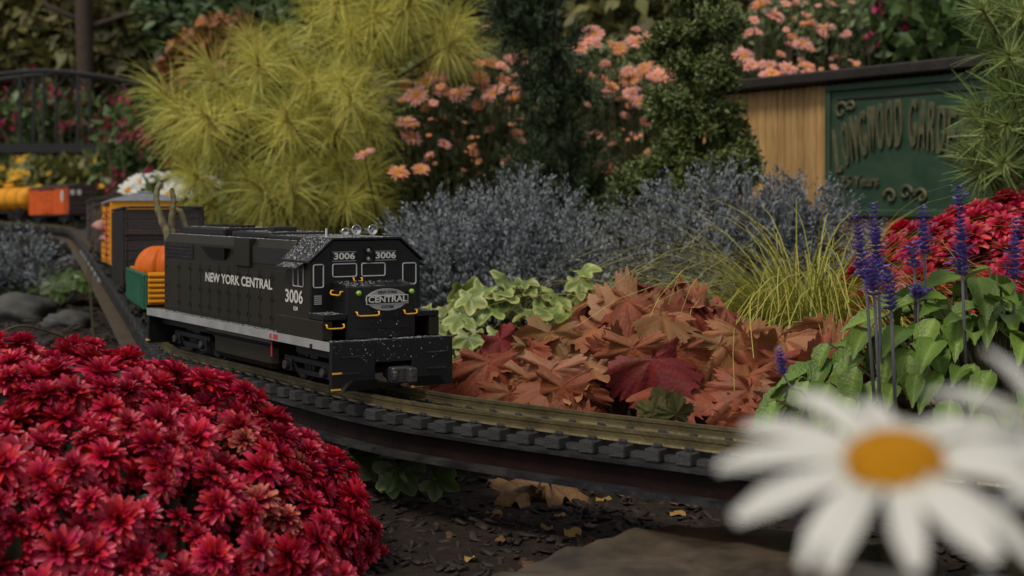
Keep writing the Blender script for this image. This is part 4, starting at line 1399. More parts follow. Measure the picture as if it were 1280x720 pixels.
# bare arching stem left of the track
b = MB()
pp = catmull([tuple(at(-30, 440, 1.45)), tuple(at(20, 408, 1.5)), tuple(at(70, 418, 1.55)), tuple(at(110, 436, 1.6))], 8)
g0 = Vector(pp[-1]); g0.z = ground_z(g0.x, g0.y)
pp = np.vstack([pp, [tuple(g0 - Vector((0, 0, 0.004)))]])
o = b.tube([tuple(Vector(p) - g0) for p in pp], 0.0011, 5).build('arching_stem', MT['stem'], smooth=True)
o.location = g0
tag(o, 'thin bare stem arching over the soil behind the crimson dome', 'stem')


# ---------------------------------------------------------------- violet sage
def sage_leaf(seed):
    rr = random.Random(seed)
    na, ns = 6, 12
    V, T = [], []
    x = z = 0
    bend = rr.uniform(-1.0, -0.4)
    for i in range(ns + 1):
        t = i / ns
        if i:
            a = 0.25 + bend * (i - .5) / ns
            x += math.cos(a) / ns; z += math.sin(a) / ns
        w = 0.24 * (math.sin(math.pi * t ** 0.62) ** 1.05 * (1 - 0.25 * t) + 0.01) * (1 + 0.05 * (i % 2))
        for k in range(na + 1):
            u = 2 * k / na - 1
            rib = 0.018 * math.sin((t * 7 - abs(u) * 1.6) * 6.28) * min(1, abs(u) * 2)
            V.append((x + 0.10 * abs(u) * w, u * w, z + 0.42 * w * abs(u) ** 1.3 + rib)); T.append(min(1, abs(u) * 1.6))
    c = na + 1
    F = [(i * c + k, (i + 1) * c + k, (i + 1) * c + k + 1, i * c + k + 1) for i in range(ns) for k in range(na)]
    return MB().add(V, F, T, rr.random()).mesh('leaf', MT['salvia'], smooth=True)


SAGE = [sage_leaf(i) for i in range(5)]


def sage_spike(seed, h, mat_st):
    """flower spike of height h standing at the origin"""
    rr = random.Random(seed)
    b = MB()
    bl = LEAF_FLAT
    n_wh = max(6, int(h / 0.0030))
    for j in range(n_wh):
        f = j / (n_wh - 1)
        z = h * f
        r0 = 0.0076 * (1 - 0.5 * f ** 1.5) * rr.uniform(0.8, 1.1)
        for k in range(11):
            a = 6.283 * (k + 0.5 * (j % 2) + rr.uniform(-.2, .2)) / 11
            up = rr.uniform(0.3, 1.0)
            d = Vector((math.cos(a), math.sin(a), up)).normalized()
            q = d.to_track_quat('X', 'Z').to_matrix().to_4x4()
            L = r0 * rr.uniform(0.9, 1.5)
            b.add(np.array(bl[0]) * L, bl[1], bl[2], rr.random(), Matrix.Translation((0, 0, z)) @ q)
            if rr.random() < 0.22:
                b.add(np.array(bl[0]) * L * 0.8, bl[1], bl[2], rr.random(), Matrix.Translation(d * L * 0.8 + Vector((0, 0, z))) @ q)
    return b.mesh('flower_spike', MT['violet'])


def sage_plant(name, label, cx, cy, R0, H, nleaf, spikes, seed):
    root = leaf_clump(name, label, 'plant', cx, cy, R0, H, nleaf, 0.042, SAGE, MT['stem'], (0, 50), bias=(0, -0.40, 0.15), ell=(1.1, 0.7), seed=seed)
    b0 = root.location.copy()
    for k, (px, py0, py1, ybase, Y, lean) in enumerate(spikes):
        top, bot = at(px, py0, Y), at(px + lean, py1, Y)
        base = at(px + lean * 2.2, ybase + 110, Y + 0.02)
        h = (top - bot).length
        o = link('flower_spike', sage_spike(seed * 10 + k, h, None), root)
        orient(o, bot - b0, top - bot, random.uniform(0, 6))
        MB().tube([base - b0, bot - b0, bot + (top - bot) * 0.9 - b0], [0.0014, 0.0011, 0.0006], 6).build('stalk', MT['sstem'], root, smooth=True)


sage_plant('blue_sage', 'bushy green leaved sage with violet flower spikes beside the right rail', 0.385, 1.15, 0.170, 0.160, 296,
           [(1070, 272, 350, 440, 1.07, 12), (1092, 256, 352, 450, 1.09, 6), (1108, 335, 388, 440, 1.03, 6), (1085, 318, 370, 445, 1.05, 8), (1140, 305, 335, 375, 1.13, 3),
            (1154, 262, 318, 375, 1.14, 2), (1198, 236, 345, 390, 1.08, 5), (1270, 275, 350, 400, 1.12, -2), (1148, 360, 374, 395, 1.13, 0)], 4)
# lone spent spike among the coral bells
ls = empty('sage_spike', (0.2525, 1.17, ground_z(0.2525, 1.17)))
tag(ls, 'single small violet sage spike curving in front of the coral bells', 'plant')
o = link('flower_spike', sage_spike(99, 0.024, None), ls)
pt = at(979, 468, 1.12)
orient(o, pt - ls.location, (-0.15, 0, 1), 0, 0.8)
MB().tube(catmull([(0, 0, -0.004), tuple(at(1010, 505, 1.13) - ls.location), tuple(at(990, 485, 1.12) - ls.location), tuple(pt - ls.location)], 5), 0.0009, 5).build('stalk', MT['sstem'], ls)


# ---------------------------------------------------------------- golden grass
def grass_clump(name, label, cx, cy, n, L, seed, spread=1.0, gz=None):
    rr = random.Random(seed)
    gz = ground_z(cx, cy)
    root = empty(name, (cx, cy, gz))
    tag(root, label, 'grass')
    b = MB()
    for i in range(n):
        a = rr.uniform(0, 6.283)
        l = L * rr.uniform(0.55, 1.1)
        pitch = rr.uniform(0.9, 1.5)
        V, F, T = blade(l, 0.0019 * rr.uniform(0.7, 1.3), P_NEEDLE, -rr.uniform(1.4, 2.8) * spread, 0.3, 9, 1.3, across=1)
        m = Matrix.Translation((rr.gauss(0, 0.018), rr.gauss(0, 0.018), -0.003)) @ Matrix.Rotation(a, 4, 'Z') @ Matrix.Rotation(-pitch, 4, 'Y') @ Matrix.Rotation(rr.uniform(-0.8, 0.8), 4, 'X')
        b.add(V, F, T, rr.random(), m)
    tag(b.build('blades', MT['grass'], root), kind='stuff')


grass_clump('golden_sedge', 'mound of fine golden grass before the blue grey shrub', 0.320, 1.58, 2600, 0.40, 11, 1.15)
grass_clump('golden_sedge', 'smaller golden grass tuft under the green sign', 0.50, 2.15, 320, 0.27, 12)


# ---------------------------------------------------------------- pines
def tuft_mesh(seed, mat, L, n, w, spread=(0.25, 1.25), droop=(-0.9, -0.2), shoot=0.04):
    rr = random.Random(seed)
    b = MB()
    for i in range(n):
        f = rr.random()
        a = rr.uniform(0, 6.283)
        open_ = spread[0] + (spread[1] - spread[0]) * (1 - f) ** 0.7 + rr.uniform(-0.15, 0.15)
        l = L * rr.uniform(0.75, 1.1)
        V, F, T = blade(l, w, P_NEEDLE, rr.uniform(*droop), 0, 4, 1.4, across=1)
        m = Matrix.Translation((0, 0, shoot * (f - 0.5))) @ Matrix.Rotation(a, 4, 'Z') @ Matrix.Rotation(-(math.pi / 2 - open_), 4, 'Y') @ Matrix.Rotation(rr.uniform(-1.2, 1.2), 4, 'X')
        b.add(V, F, T, rr.random(), m)
    return b.mesh('needle_tuft', mat)


def hang_tuft(axis, size, spec):
    """brush of needles round a shoot along axis; each needle sags under its weight"""
    mat, L, n, w, sag, shoot = spec
    ax = np.array(tuple(Vector(axis).normalized()))
    f = rng.random(n) ** 0.8
    side = rdir(n)
    side = norm(side - (side @ ax)[:, None] * ax)
    op = 1.45 - 1.15 * f ** 1.5 + 0.18 * rng.normal(size=n)
    d = ax * np.cos(op)[:, None] + side * np.sin(op)[:, None]
    p = ax * ((f - 0.75) * shoot * size)[:, None]
    ll = L * size * (0.6 + 0.55 * rng.random(n))
    sg = sag * (0.5 + rng.random(n))
    K = 5
    wd = norm(np.cross(d, rdir(n)))
    P = np.zeros((n, K + 1, 2, 3))
    for k in range(K + 1):
        ww = w * size * 0.5 * (1 - 0.75 * k / K)
        P[:, k, 0] = p - wd * ww
        P[:, k, 1] = p + wd * ww
        d = norm(d + np.array([0, 0, -1.0]) * (sg * (0.4 + k / K))[:, None])
        p = p + d * (ll / K)[:, None]
    V = P.reshape(-1, 3)
    base = np.arange(n)[:, None, None] * (2 * (K + 1))
    q = np.array([[2 * k, 2 * k + 1, 2 * k + 3, 2 * k + 2] for k in range(K)])[None]
    F = (base + q).reshape(-1, 4)
    T = np.tile(np.repeat(np.arange(K + 1) / K, 2), n)
    me = bpy.data.meshes.new('needle_tuft')
    me.from_pydata(V.tolist(), [], F.tolist())
    a_ = me.attributes.new('t', 'FLOAT', 'POINT'); a_.data.foreach_set('value', T)
    a_ = me.attributes.new('r', 'FLOAT', 'POINT'); a_.data.foreach_set('value', np.repeat(rng.random(n), 2 * (K + 1)))
    me.materials.append(mat)
    return me


GOLD = (MT['gold_needle'], 0.110, 135, 0.0022, 0.22, 0.07)
GREENT = (MT['green_needle'], 0.052, 62, 0.0026, 0.05, 0.035)


def pine(name, label, base, trunk_top, spots, meshes, bark, seed, droopdir=0.55, r0=0.018, scale=1.0):
    rr = random.Random(seed)
    b0 = Vector(base)
    b0.z = ground_z(b0.x, b0.y)
    root = empty(name, b0)
    tag(root, label, 'tree')
    top = Vector(trunk_top)
    tr = catmull([(0, 0, -0.03), tuple((top - b0) * 0.35 + Vector((0.03, 0, 0))), tuple((top - b0) * 0.7 + Vector((-0.02, 0, 0))), tuple(top - b0)], 6)
    n = len(tr)
    MB().tube(tr, [r0 * (1 - 0.75 * i / n) for i in range(n)], 8).build('trunk', bark, root, smooth=True)
    br = MB()
    for (p, size) in spots:
        p = Vector(p)
        lo = p - b0
        # branch from the trunk at a lower height
        k = int(max(1, min(n - 2, n * max(0.05, (lo.z - 0.10) / max(0.05, (top.z - b0.z))))))
        s_ = Vector(tr[k])
        mid = s_ * 0.45 + lo * 0.55 + Vector((0, 0, -0.02))
        br.tube([s_, mid, lo], [0.0045, 0.003, 0.0016], 5)
        out = Vector((lo.x - tr[k][0], lo.y - tr[k][1], 0))
        out = out.normalized() if out.length > 1e-3 else Vector((0, -1, 0))
        d = out * droopdir + Vector((0, -0.25 * droopdir, 1.25 - 0.75 * droopdir)) + Vector((rr.uniform(-.4, .4), rr.uniform(-.4, .2), rr.uniform(-.3, .2)))
        o = link('needle_tuft', hang_tuft(d, size * scale * rr.uniform(0.8, 1.15), meshes), root)
        o.location = lo
    tag(br.build('branches', bark, root, smooth=True), kind='stuff')


def blob_spots(blobs, seed, dens=1.0):
    rr = random.Random(seed)
    o = []
    for (px, py, rxp, ryp, Y, dY, n, size) in blobs:
        for _ in range(int(n * dens)):
            best = None
            for _t in range(12):
                while True:
                    u, v = rr.uniform(-1, 1), rr.uniform(-1, 1)
                    if u * u + v * v < 1:
                        break
                yy = Y + dY * rr.uniform(-1, 1) * (1 - 0.6 * (u * u + v * v)) - 0.05 * (1 - u * u - v * v)
                p = at(px + u * rxp, py + v * ryp, yy)
                dm = min([(p - q).length for q, _s in o[-60:]] + [9.0])
                if best is None or dm > best[0]:
                    best = (dm, p)
            o.append((best[1], size))
    return o


pine('golden_pine', 'golden yellow soft needled pine behind the locomotive', (-0.46, 3.35, 0), at(430, -60, 3.3),
     blob_spots([(255, 140, 50, 42, 3.05, 0.15, 8, 0.95), (340, 120, 90, 60, 3.1, 0.22, 13, 1.0), (415, 150, 55, 70, 3.05, 0.22, 12, 1.0), (300, 215, 70, 50, 3.1, 0.18, 9, 1.0),
                 (375, 245, 90, 45, 3.05, 0.2, 13, 0.95), (490, 30, 80, 50, 3.2, 0.2, 12, 1.05), (545, 55, 45, 25, 3.2, 0.15, 6, 0.9), (440, 35, 50, 40, 3.25, 0.15, 6, 1.0),
                 (350, 60, 50, 25, 3.2, 0.1, 4, 0.9), (450, 225, 25, 55, 3.15, 0.2, 6, 0.85), (500, -40, 70, 40, 3.25, 0.2, 8, 1.0)], 3),
     GOLD, MT['bark'], 3, r0=0.03, droopdir=0.8)
pine('green_pine', 'bright green soft needled pine with red brown trunk in front of the sign', (0.76, 2.02, 0), at(1310, -30, 2.0),
     blob_spots([(1275, 60, 34, 55, 1.93, 0.10, 14, 1.0), (1258, 150, 38, 38, 1.90, 0.10, 11, 1.0), (1252, 205, 40, 22, 1.9, 0.08, 9, 0.95), (1285, 120, 40, 90, 1.93, 0.12, 14, 1.0),
                 (1240, 20, 22, 20, 1.95, 0.08, 5, 0.9), (1300, 20, 40, 50, 1.95, 0.1, 9, 1.0), (1265, 240, 35, 12, 1.92, 0.05, 5, 0.8), (1310, 200, 30, 60, 1.95, 0.1, 7, 1.0)], 5),
     GREENT, MT['redbark'], 5, r0=0.035, scale=1.05, droopdir=0.9)


# ---------------------------------------------------------------- leafy shrubs from many small leaves
def shrub(name, label, cat, base, blobs, n_clump, per, leaf, leafL, mat, bark, seed, clump_r=0.05, up=0.5, group=None, trunk=True, r0=0.012, spray=False, trunk_pts=None):
    """blobs: (centre, (rx, ry, rz), weight) in world metres; leaves gathered in clumps over each blob"""
    b0 = Vector(base); b0.z = ground_z(b0.x, b0.y)
    root = empty(name, b0)
    tag(root, label, cat, group)
    w = np.array([b[2] for b in blobs], float); w /= w.sum()
    C = np.array([tuple(b[0]) for b in blobs]) - np.array(b0)
    RR = np.array([b[1] for b in blobs])
    k = rng.choice(len(blobs), n_clump, p=w)
    d = rdir(n_clump)
    rad = 0.55 + 0.5 * rng.random((n_clump, 1)) ** 0.6
    cl = C[k] + d * RR[k] * rad
    out = norm(d / RR[k] * RR[k].mean() + np.array([0, 0, up]))
    n = n_clump * per
    ci = np.repeat(np.arange(n_clump), per)
    if spray:            # leaves strung along an upward twig
        t = rng.random(n)
        twig = norm(out + 0.35 * rdir(n_clump))
        P = cl[ci] + twig[ci] * (t[:, None] - 0.5) * clump_r * 2.2 + 0.10 * clump_r * rdir(n)
        X = norm(1.5 * twig[ci] + rdir(n))
        S = leafL * (0.6 + 0.8 * rng.random(n)) * (1.1 - 0.5 * t)
    else:
        P = cl[ci] + rdir(n) * clump_r * rng.random((n, 1)) ** 0.5
        X = norm(out[ci] * 0.7 + rdir(n))
        S = leafL * (0.6 + 0.8 * rng.random(n))
    Nn = norm(out[ci] + 0.7 * rdir(n))
    me = scatter_mesh('foliage', leaf, X, Nn, P, S, mat)
    tag(link('crown' if trunk else 'foliage', me, root), kind='stuff')
    tb = MB()
    rr = random.Random(seed)
    if trunk:
        hi = C[np.argmax(C[:, 2])]
        top = Vector(tuple(hi))
        tp = trunk_pts or catmull([(0, 0, -0.03), tuple(top * 0.5 + Vector((0.01, 0, 0))), tuple(top)], 5)
        m_ = len(tp)
        tb.tube(tp, [r0 * (1 - 0.8 * i / m_) for i in range(m_)], 7)
        tb.build('trunk', bark, root, smooth=True)
    lb = MB()
    for i in range(min(n_clump, 60)):
        p = Vector(cl[rr.randrange(n_clump)])
        s_ = Vector((0, 0, 0)) if not trunk else Vector(tuple(np.array(tp[min(len(tp) - 1, int(len(tp) * max(0, min(0.9, p.z / max(0.01, top.z) - 0.15))))])))
        lb.tube([s_, s_ * 0.5 + p * 0.5 + Vector((0, 0, 0.01)), p], [r0 * 0.28, r0 * 0.2, r0 * 0.08], 4)
    tag(lb.build('branches', bark, root), kind='stuff')
    return root


def V3(px, py, Y):
    return at(px, py, Y)


# blue grey shrubs
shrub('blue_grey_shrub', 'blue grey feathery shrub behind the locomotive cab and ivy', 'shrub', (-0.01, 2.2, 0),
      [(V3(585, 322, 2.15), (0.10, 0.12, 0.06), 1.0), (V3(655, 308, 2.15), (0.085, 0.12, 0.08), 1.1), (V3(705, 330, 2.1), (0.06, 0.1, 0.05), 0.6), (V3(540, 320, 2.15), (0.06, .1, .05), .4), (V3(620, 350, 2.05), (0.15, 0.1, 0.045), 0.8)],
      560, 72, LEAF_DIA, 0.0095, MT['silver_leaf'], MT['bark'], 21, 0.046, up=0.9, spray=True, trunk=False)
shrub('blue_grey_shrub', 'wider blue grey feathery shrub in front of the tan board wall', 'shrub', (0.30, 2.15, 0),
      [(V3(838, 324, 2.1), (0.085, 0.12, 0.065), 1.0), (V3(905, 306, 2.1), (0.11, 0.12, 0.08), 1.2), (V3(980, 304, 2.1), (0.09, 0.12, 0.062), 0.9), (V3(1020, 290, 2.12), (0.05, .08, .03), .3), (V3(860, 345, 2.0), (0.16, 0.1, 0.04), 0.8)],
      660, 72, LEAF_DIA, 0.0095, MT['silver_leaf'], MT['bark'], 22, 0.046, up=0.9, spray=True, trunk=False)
shrub('blue_grey_shrub', 'low grey shrub beneath the raised track bend', 'shrub', (-1.28, 3.3, 0),
      [(V3(15, 335, 3.3), (0.10, 0.12, 0.05), 1)], 120, 60, LEAF_DIA, 0.012, MT['silver_leaf'], MT['bark'], 23, 0.05, up=0.9, spray=True, trunk=False)

# dwarf conifers
cb = at(690, 250, 2.75)
bl = []
for (px, py, r) in ((690, 250, .075), (675, 215, .065), (715, 190, .065), (690, 150, .06), (715, 110, .055), (672, 105, .042), (690, 60, .06), (650, 30, .05), (670, 0, .06), (628, 12, .035), (690, -50, .06), (735, 225, .05)):
    bl.append((V3(px, py, 2.75), (r * 0.85, r * 0.85, r * 0.42), r))
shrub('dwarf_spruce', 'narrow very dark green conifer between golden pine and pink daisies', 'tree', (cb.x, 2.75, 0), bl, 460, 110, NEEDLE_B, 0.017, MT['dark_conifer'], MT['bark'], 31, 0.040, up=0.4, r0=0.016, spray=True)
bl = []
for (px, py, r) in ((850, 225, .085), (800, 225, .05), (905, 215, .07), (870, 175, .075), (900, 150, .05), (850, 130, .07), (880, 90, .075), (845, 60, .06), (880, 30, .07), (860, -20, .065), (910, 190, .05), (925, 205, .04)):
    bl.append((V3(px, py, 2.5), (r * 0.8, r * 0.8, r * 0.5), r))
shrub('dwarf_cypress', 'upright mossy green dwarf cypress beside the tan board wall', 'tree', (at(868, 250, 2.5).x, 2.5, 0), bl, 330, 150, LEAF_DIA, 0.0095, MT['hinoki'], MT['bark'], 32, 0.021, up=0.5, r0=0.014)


# ---------------------------------------------------------------- daisies
def daisy_mesh(seed, mat, Rr, n, w, disc_r, droop=-0.25, rows=1):
    rr = random.Random(seed)
    b = MB()
    petal_ring(b, n, Rr - disc_r * 0.6, w, 0.12, droop, 0.35, 4, disc_r * 0.6, 0, 0.18, rr=rr)
    if rows > 1:
        petal_ring(b, n - 2, (Rr - disc_r * 0.6) * 0.93, w, 0.28, droop, 0.35, 4, disc_r * 0.6, 0.0006, 0.2, 0.5, rr=rr)
    return b.mesh('petals', mat, smooth=True)


def disc_mesh(Rr, h, mat=None, n=20):
    prof = [(Rr * math.cos(R(a)), h * math.sin(R(a))) for a in (0, 20, 40, 58, 75, 86)]
    return MB().lathe([(Rr * 0.9, -h * 0.2)] + prof, n).mesh('disc', mat or MT['disc'], smooth=True)


PINKD = [daisy_mesh(i, MT['pink'], 0.028, 18, 0.0062, 0.007, -0.3, 2) for i in range(3)]
ORND = [daisy_mesh(10 + i, MT['orange'], 0.024, 15, 0.006, 0.006, -0.2, 2) for i in range(2)]
WHTD = [daisy_mesh(20 + i, MT['white_petal'], 0.036, 19, 0.0095, 0.009, -0.25) for i in range(3)]
DISC_S = disc_mesh(0.0075, 0.004)
DISC_W = disc_mesh(0.0098, 0.005)
YEL = [daisy_mesh(30 + i, MT['yellowp'], 0.030, 14, 0.012, 0.006, -0.2, 2) for i in range(2)]


def daisy_bush(name, label, base, blobs, flowers, seed, leafmat='fine_leaf', leafL=0.03, cat='flower bush', nl=9000, disc=None, fwd=0.0, face=(0, -0.55, 0.8)):
    """flowers: list of (px, py, Y, mesh)"""
    rr = random.Random(seed)
    b0 = Vector(base); b0.z = ground_z(b0.x, b0.y)
    root = empty(name, b0)
    tag(root, label, cat)
    st = MB()
    for (px, py, Y, me, sz) in flowers:
        p = at(px, py, Y - fwd) - b0
        d = Vector(face) + Vector((rr.uniform(-.5, .5), rr.uniform(-.4, .3), rr.uniform(-.2, .2)))
        o = link('flower', me, root)
        orient(o, p, d, rr.uniform(0, 6.28), sz)
        if disc:
            c = link('disc', disc, o)
        g = Vector((p.x * 0.55, p.y * 0.55, ground_z(b0.x + p.x * .55, b0.y + p.y * .55) - b0.z))
        st.tube([g, g * 0.4 + p * 0.6 + Vector((rr.uniform(-.02, .02), 0, 0)), p - d.normalized() * 0.002], [0.0025, 0.002, 0.0014], 4)
    if st.V:
        tag(st.build('stems', MT['stem'], root), kind='stuff')
    k = len(blobs)
    w = np.array([b[2] for b in blobs], float); w /= w.sum()
    C = np.array([tuple(b[0]) for b in blobs]) - np.array(b0)
    RR = np.array([b[1] for b in blobs])
    ki = rng.choice(k, nl, p=w)
    P = C[ki] + rdir(nl) * RR[ki] * rng.random((nl, 1)) ** 0.4
    me = scatter_mesh('foliage', LEAF_DIA, norm(rdir(nl) + np.array([0, 0, 0.6])), rdir(nl), P, leafL * (0.5 + rng.random(nl)), MT[leafmat])
    tag(link('foliage', me, root), kind='stuff')
    return root


def rnd_flowers(specs, seed):
    rr = random.Random(seed)
    o = []
    for (x0, x1, y0, y1, Y0, Y1, n, meshes, s0, s1) in specs:
        for _ in range(n):
            o.append((rr.uniform(x0, x1), rr.uniform(y0, y1), rr.uniform(Y0, Y1), rr.choice(meshes), rr.uniform(s0, s1)))
    return o


fl = [(520, 120, 3.35, PINKD[0], 1.05), (545, 95, 3.4, PINKD[1], 0.95), (555, 115, 3.4, PINKD[1], 1.0), (577, 117, 3.35, PINKD[2], 1.05), (618, 116, 3.35, PINKD[0], 1.1), (566, 82, 3.45, PINKD[2], 0.95),
      (585, 67, 3.45, ORND[0], 1.2), (532, 103, 3.4, ORND[1], 1.1), (600, 98, 3.4, ORND[0], 1.05), (610, 112, 3.4, PINKD[1], 0.9), (508, 153, 3.3, PINKD[0], 0.85), (514, 172, 3.3, PINKD[2], 0.95), (455, 193, 3.0, PINKD[1], 0.8),
      (498, 216, 3.1, ORND[1], 0.9), (526, 212, 3.1, ORND[0], 0.8), (644, 124, 3.4, ORND[0], 1.0), (632, 100, 3.5, ORND[1], 0.95), (615, 80, 3.5, ORND[1], 0.9), (640, 75, 3.5, PINKD[2], 0.8), (506, 108, 3.4, ORND[0], 0.8), (608, 35, 3.6, PINKD[0], 0.6)]
fl += rnd_flowers([(500, 650, 120, 240, 3.2, 3.6, 34, ORND, 0.18, 0.4), (505, 660, 60, 200, 3.2, 3.6, 44, PINKD + ORND, 0.35, 0.7)], 4)
daisy_bush('pink_daisy_bush', 'pink and apricot daisy bush between golden pine and dark conifer', (-0.12, 3.6, 0),
           [(V3(570, 180, 3.5), (0.17, 0.15, 0.12), 1), (V3(620, 200, 3.45), (0.14, 0.15, 0.12), 1), (V3(540, 230, 3.3), (0.15, 0.1, 0.09), 1), (V3(590, 110, 3.6), (0.17, 0.12, 0.10), .9), (V3(590, 300, 3.3), (0.3, 0.15, 0.1), .8)], fl, 41, nl=20000, disc=DISC_S, fwd=0.22)
fl = [(742, 42, 3.5, PINKD[0], 0.95), (736, 52, 3.45, PINKD[1], 0.9), (727, 60, 3.5, PINKD[2], 0.8), (795, 52, 3.5, PINKD[1], 0.9), (815, 50, 3.45, PINKD[0], 0.95), (775, 61, 3.5, ORND[0], 0.9), (800, 128, 3.3, PINKD[2], 1.0), (832, 100, 3.3, PINKD[1], 0.9),
      (756, 210, 3.0, ORND[1], 0.95), (790, 100, 3.4, ORND[0], 0.9), (820, 95, 3.4, PINKD[0], 0.8), (805, 92, 3.45, ORND[1], 0.8), (765, 108, 3.4, ORND[0], 0.8)]
fl += rnd_flowers([(745, 850, 85, 125, 3.35, 3.7, 26, ORND, 0.55, 0.95), (720, 850, 35, 190, 3.3, 3.7, 36, PINKD + ORND, 0.35, 0.7), (730, 830, 130, 220, 3.2, 3.5, 16, ORND, 0.15, 0.35)], 5)
daisy_bush('pink_daisy_bush', 'orange and pink daisy bush between the dark conifer and dwarf cypress', (0.28, 3.6, 0),
           [(V3(780, 150, 3.5), (0.16, 0.15, 0.12), 1), (V3(800, 210, 3.4), (0.15, 0.13, 0.12), 1), (V3(760, 100, 3.65), (0.16, 0.12, 0.08), .7), (V3(780, 260, 3.3), (0.2, 0.13, 0.1), .8)], fl, 42, nl=17000, disc=DISC_S, fwd=0.22)
fl = [(950, 6, 3.7, ORND[0], 1.1), (968, 20, 3.7, PINKD[0], 1.0), (1030, 35, 3.6, PINKD[1], 1.0), (1010, 30, 3.6, ORND[0], 0.9), (1003, 55, 3.55, PINKD[2], 0.9), (930, 70, 3.5, PINKD[0], 0.95), (918, 75, 3.5, PINKD[1], 0.9), (985, 85, 3.4, PINKD[2], 0.9),
      (1008, 83, 3.4, ORND[1], 0.9), (965, 92, 3.4, ORND[0], 0.8), (990, 46, 3.6, ORND[1], 0.6)]
fl += rnd_flowers([(900, 1075, -5, 90, 3.45, 3.8, 46, PINKD + ORND, 0.25, 0.6), (900, 1010, 80, 98, 3.4, 3.5, 10, PINKD, 0.5, 0.8)], 6)
daisy_bush('pink_daisy_bush', 'pink daisy bush rising behind the dark roof of the tan wall', (0.64, 3.75, 0),
           [(V3(960, 70, 3.65), (0.2, 0.15, 0.10), 1), (V3(1010, 50, 3.7), (0.15, 0.15, 0.12), 1), (V3(930, 120, 3.6), (0.15, 0.13, 0.1), .8), (V3(980, 170, 3.6), (0.25, 0.13, 0.15), .8)], fl, 43, nl=15000, disc=DISC_S, fwd=0.22)
# white daisies beside the train
fl = [(172, 228, 3.6, WHTD[0], 1.16), (160, 238, 3.5, WHTD[1], 0.98), (208, 226, 3.65, WHTD[2], 1.10), (190, 234, 3.7, WHTD[0], 1.10), (212, 242, 3.5, WHTD[1], 1.16), (225, 234, 3.55, WHTD[2], 1.04), (178, 243, 3.6, WHTD[1], 0.98),
      (238, 228, 3.75, WHTD[0], 0.98), (262, 229, 3.8, WHTD[2], 0.98), (248, 240, 3.7, WHTD[1], 0.98), (205, 250, 3.5, WHTD[0], 0.98), (250, 250, 3.7, WHTD[0], 0.85)]
daisy_bush('white_daisy_plant', 'clump of white daisies behind the black hopper car', (-0.82, 3.7, 0), [(V3(210, 260, 3.65), (0.14, 0.12, 0.07), 1), (V3(210, 300, 3.6), (0.16, 0.12, 0.08), 1)], fl, 44, 'broad', 0.035, nl=2200, disc=DISC_W)
# yellow flowers
fl = rnd_flowers([(0, 135, 195, 240, 5.7, 6.3, 18, YEL, 0.45, 0.85), (0, 30, 215, 250, 5.6, 5.9, 6, YEL, 0.8, 1.1)], 8)
daisy_bush('yellow_flower_bed', 'bed of yellow flowers below the arched bridge', (-1.9, 6.2, 0), [(V3(40, 228, 6.2), (0.35, 0.3, 0.07), 1), (V3(100, 222, 6.3), (0.3, 0.3, 0.06), 1), (V3(60, 260, 6.1), (0.45, 0.3, 0.12), 1)], fl, 45, 'yel_leaf', 0.06, nl=5000, disc=DISC_S)


# magenta spires
def spire_plant(name, label, base, spots, seed, nl, blobs):
    rr = random.Random(seed)
    b0 = Vector(base); b0.z = ground_z(b0.x, b0.y)
    root = empty(name, b0)
    tag(root, label, 'plant')
    st = MB()
    for (px, py, Y, n, s_) in spots:
        c = at(px, py, Y) - b0
        b = MB()
        for _ in range(n):
            p = Vector((rr.gauss(0, s_ * .6), rr.gauss(0, s_ * .5), rr.gauss(0, s_)))
            for k in range(4):
                q = Vector((rr.gauss(0, 1), rr.gauss(0, 1), rr.gauss(0.2, 1))).normalized().to_track_quat('X', 'Z').to_matrix().to_4x4()
                b.add(np.array(LEAF_FLAT[0]) * 0.026 * rr.uniform(.7, 1.2), LEAF_FLAT[1], LEAF_FLAT[2], rr.random(), Matrix.Translation(p) @ q)
        o = tag(b.build('flower_cluster', MT['magenta'], root), kind='stuff')
        o.location = c
        g = Vector((c.x * 0.7, c.y * 0.7, ground_z(b0.x + c.x * .7, b0.y + c.y * .7) - b0.z))
        st.tube([g, g * 0.4 + c * 0.6, c], [0.005, 0.004, 0.003], 4)
    tag(st.build('stems', MT['stem'], root), kind='stuff')
    C = np.array([tuple(b[0]) for b in blobs]) - np.array(b0)
    RR = np.array([b[1] for b in blobs])
    ki = rng.integers(0, len(blobs), nl)
    P = C[ki] + rdir(nl) * RR[ki] * rng.random((nl, 1)) ** 0.4
    me = scatter_mesh('foliage', LEAF_FLAT, norm(rdir(nl) + np.array([0, 0, 0.4])), rdir(nl), P, 0.055 * (0.5 + rng.random(nl)), MT['broad'])
    tag(link('foliage', me, root), kind='stuff')


rr_ = random.Random(5)
spire_plant('magenta_sage', 'magenta flowering plant behind the arched bridge railing', (-1.9, 6.9, 0),
            [(rr_.uniform(0, 115), rr_.uniform(105, 165), rr_.uniform(6.7, 7.2), 7, 0.035) for _ in range(22)], 51, 1800, [(V3(60, 150, 7.0), (0.35, 0.2, 0.14), 1), (V3(60, 200, 7.0), (0.4, 0.2, 0.14), 1)])
spire_plant('magenta_sage', 'deep magenta flowering plant between arched bridge and golden pine', (-1.4, 5.9, 0),
            [(rr_.uniform(130, 240), rr_.uniform(155, 240), rr_.uniform(5.6, 6.0), 7, 0.03) for _ in range(24)] + [(rr_.uniform(140, 180), rr_.uniform(110, 160), 5.9, 6, 0.03) for _ in range(6)], 52, 2600,
            [(V3(185, 210, 5.9), (0.22, 0.2, 0.14), 1), (V3(170, 170, 6.0), (0.15, 0.2, 0.14), 1), (V3(190, 270, 5.8), (0.3, 0.2, 0.14), 1)])
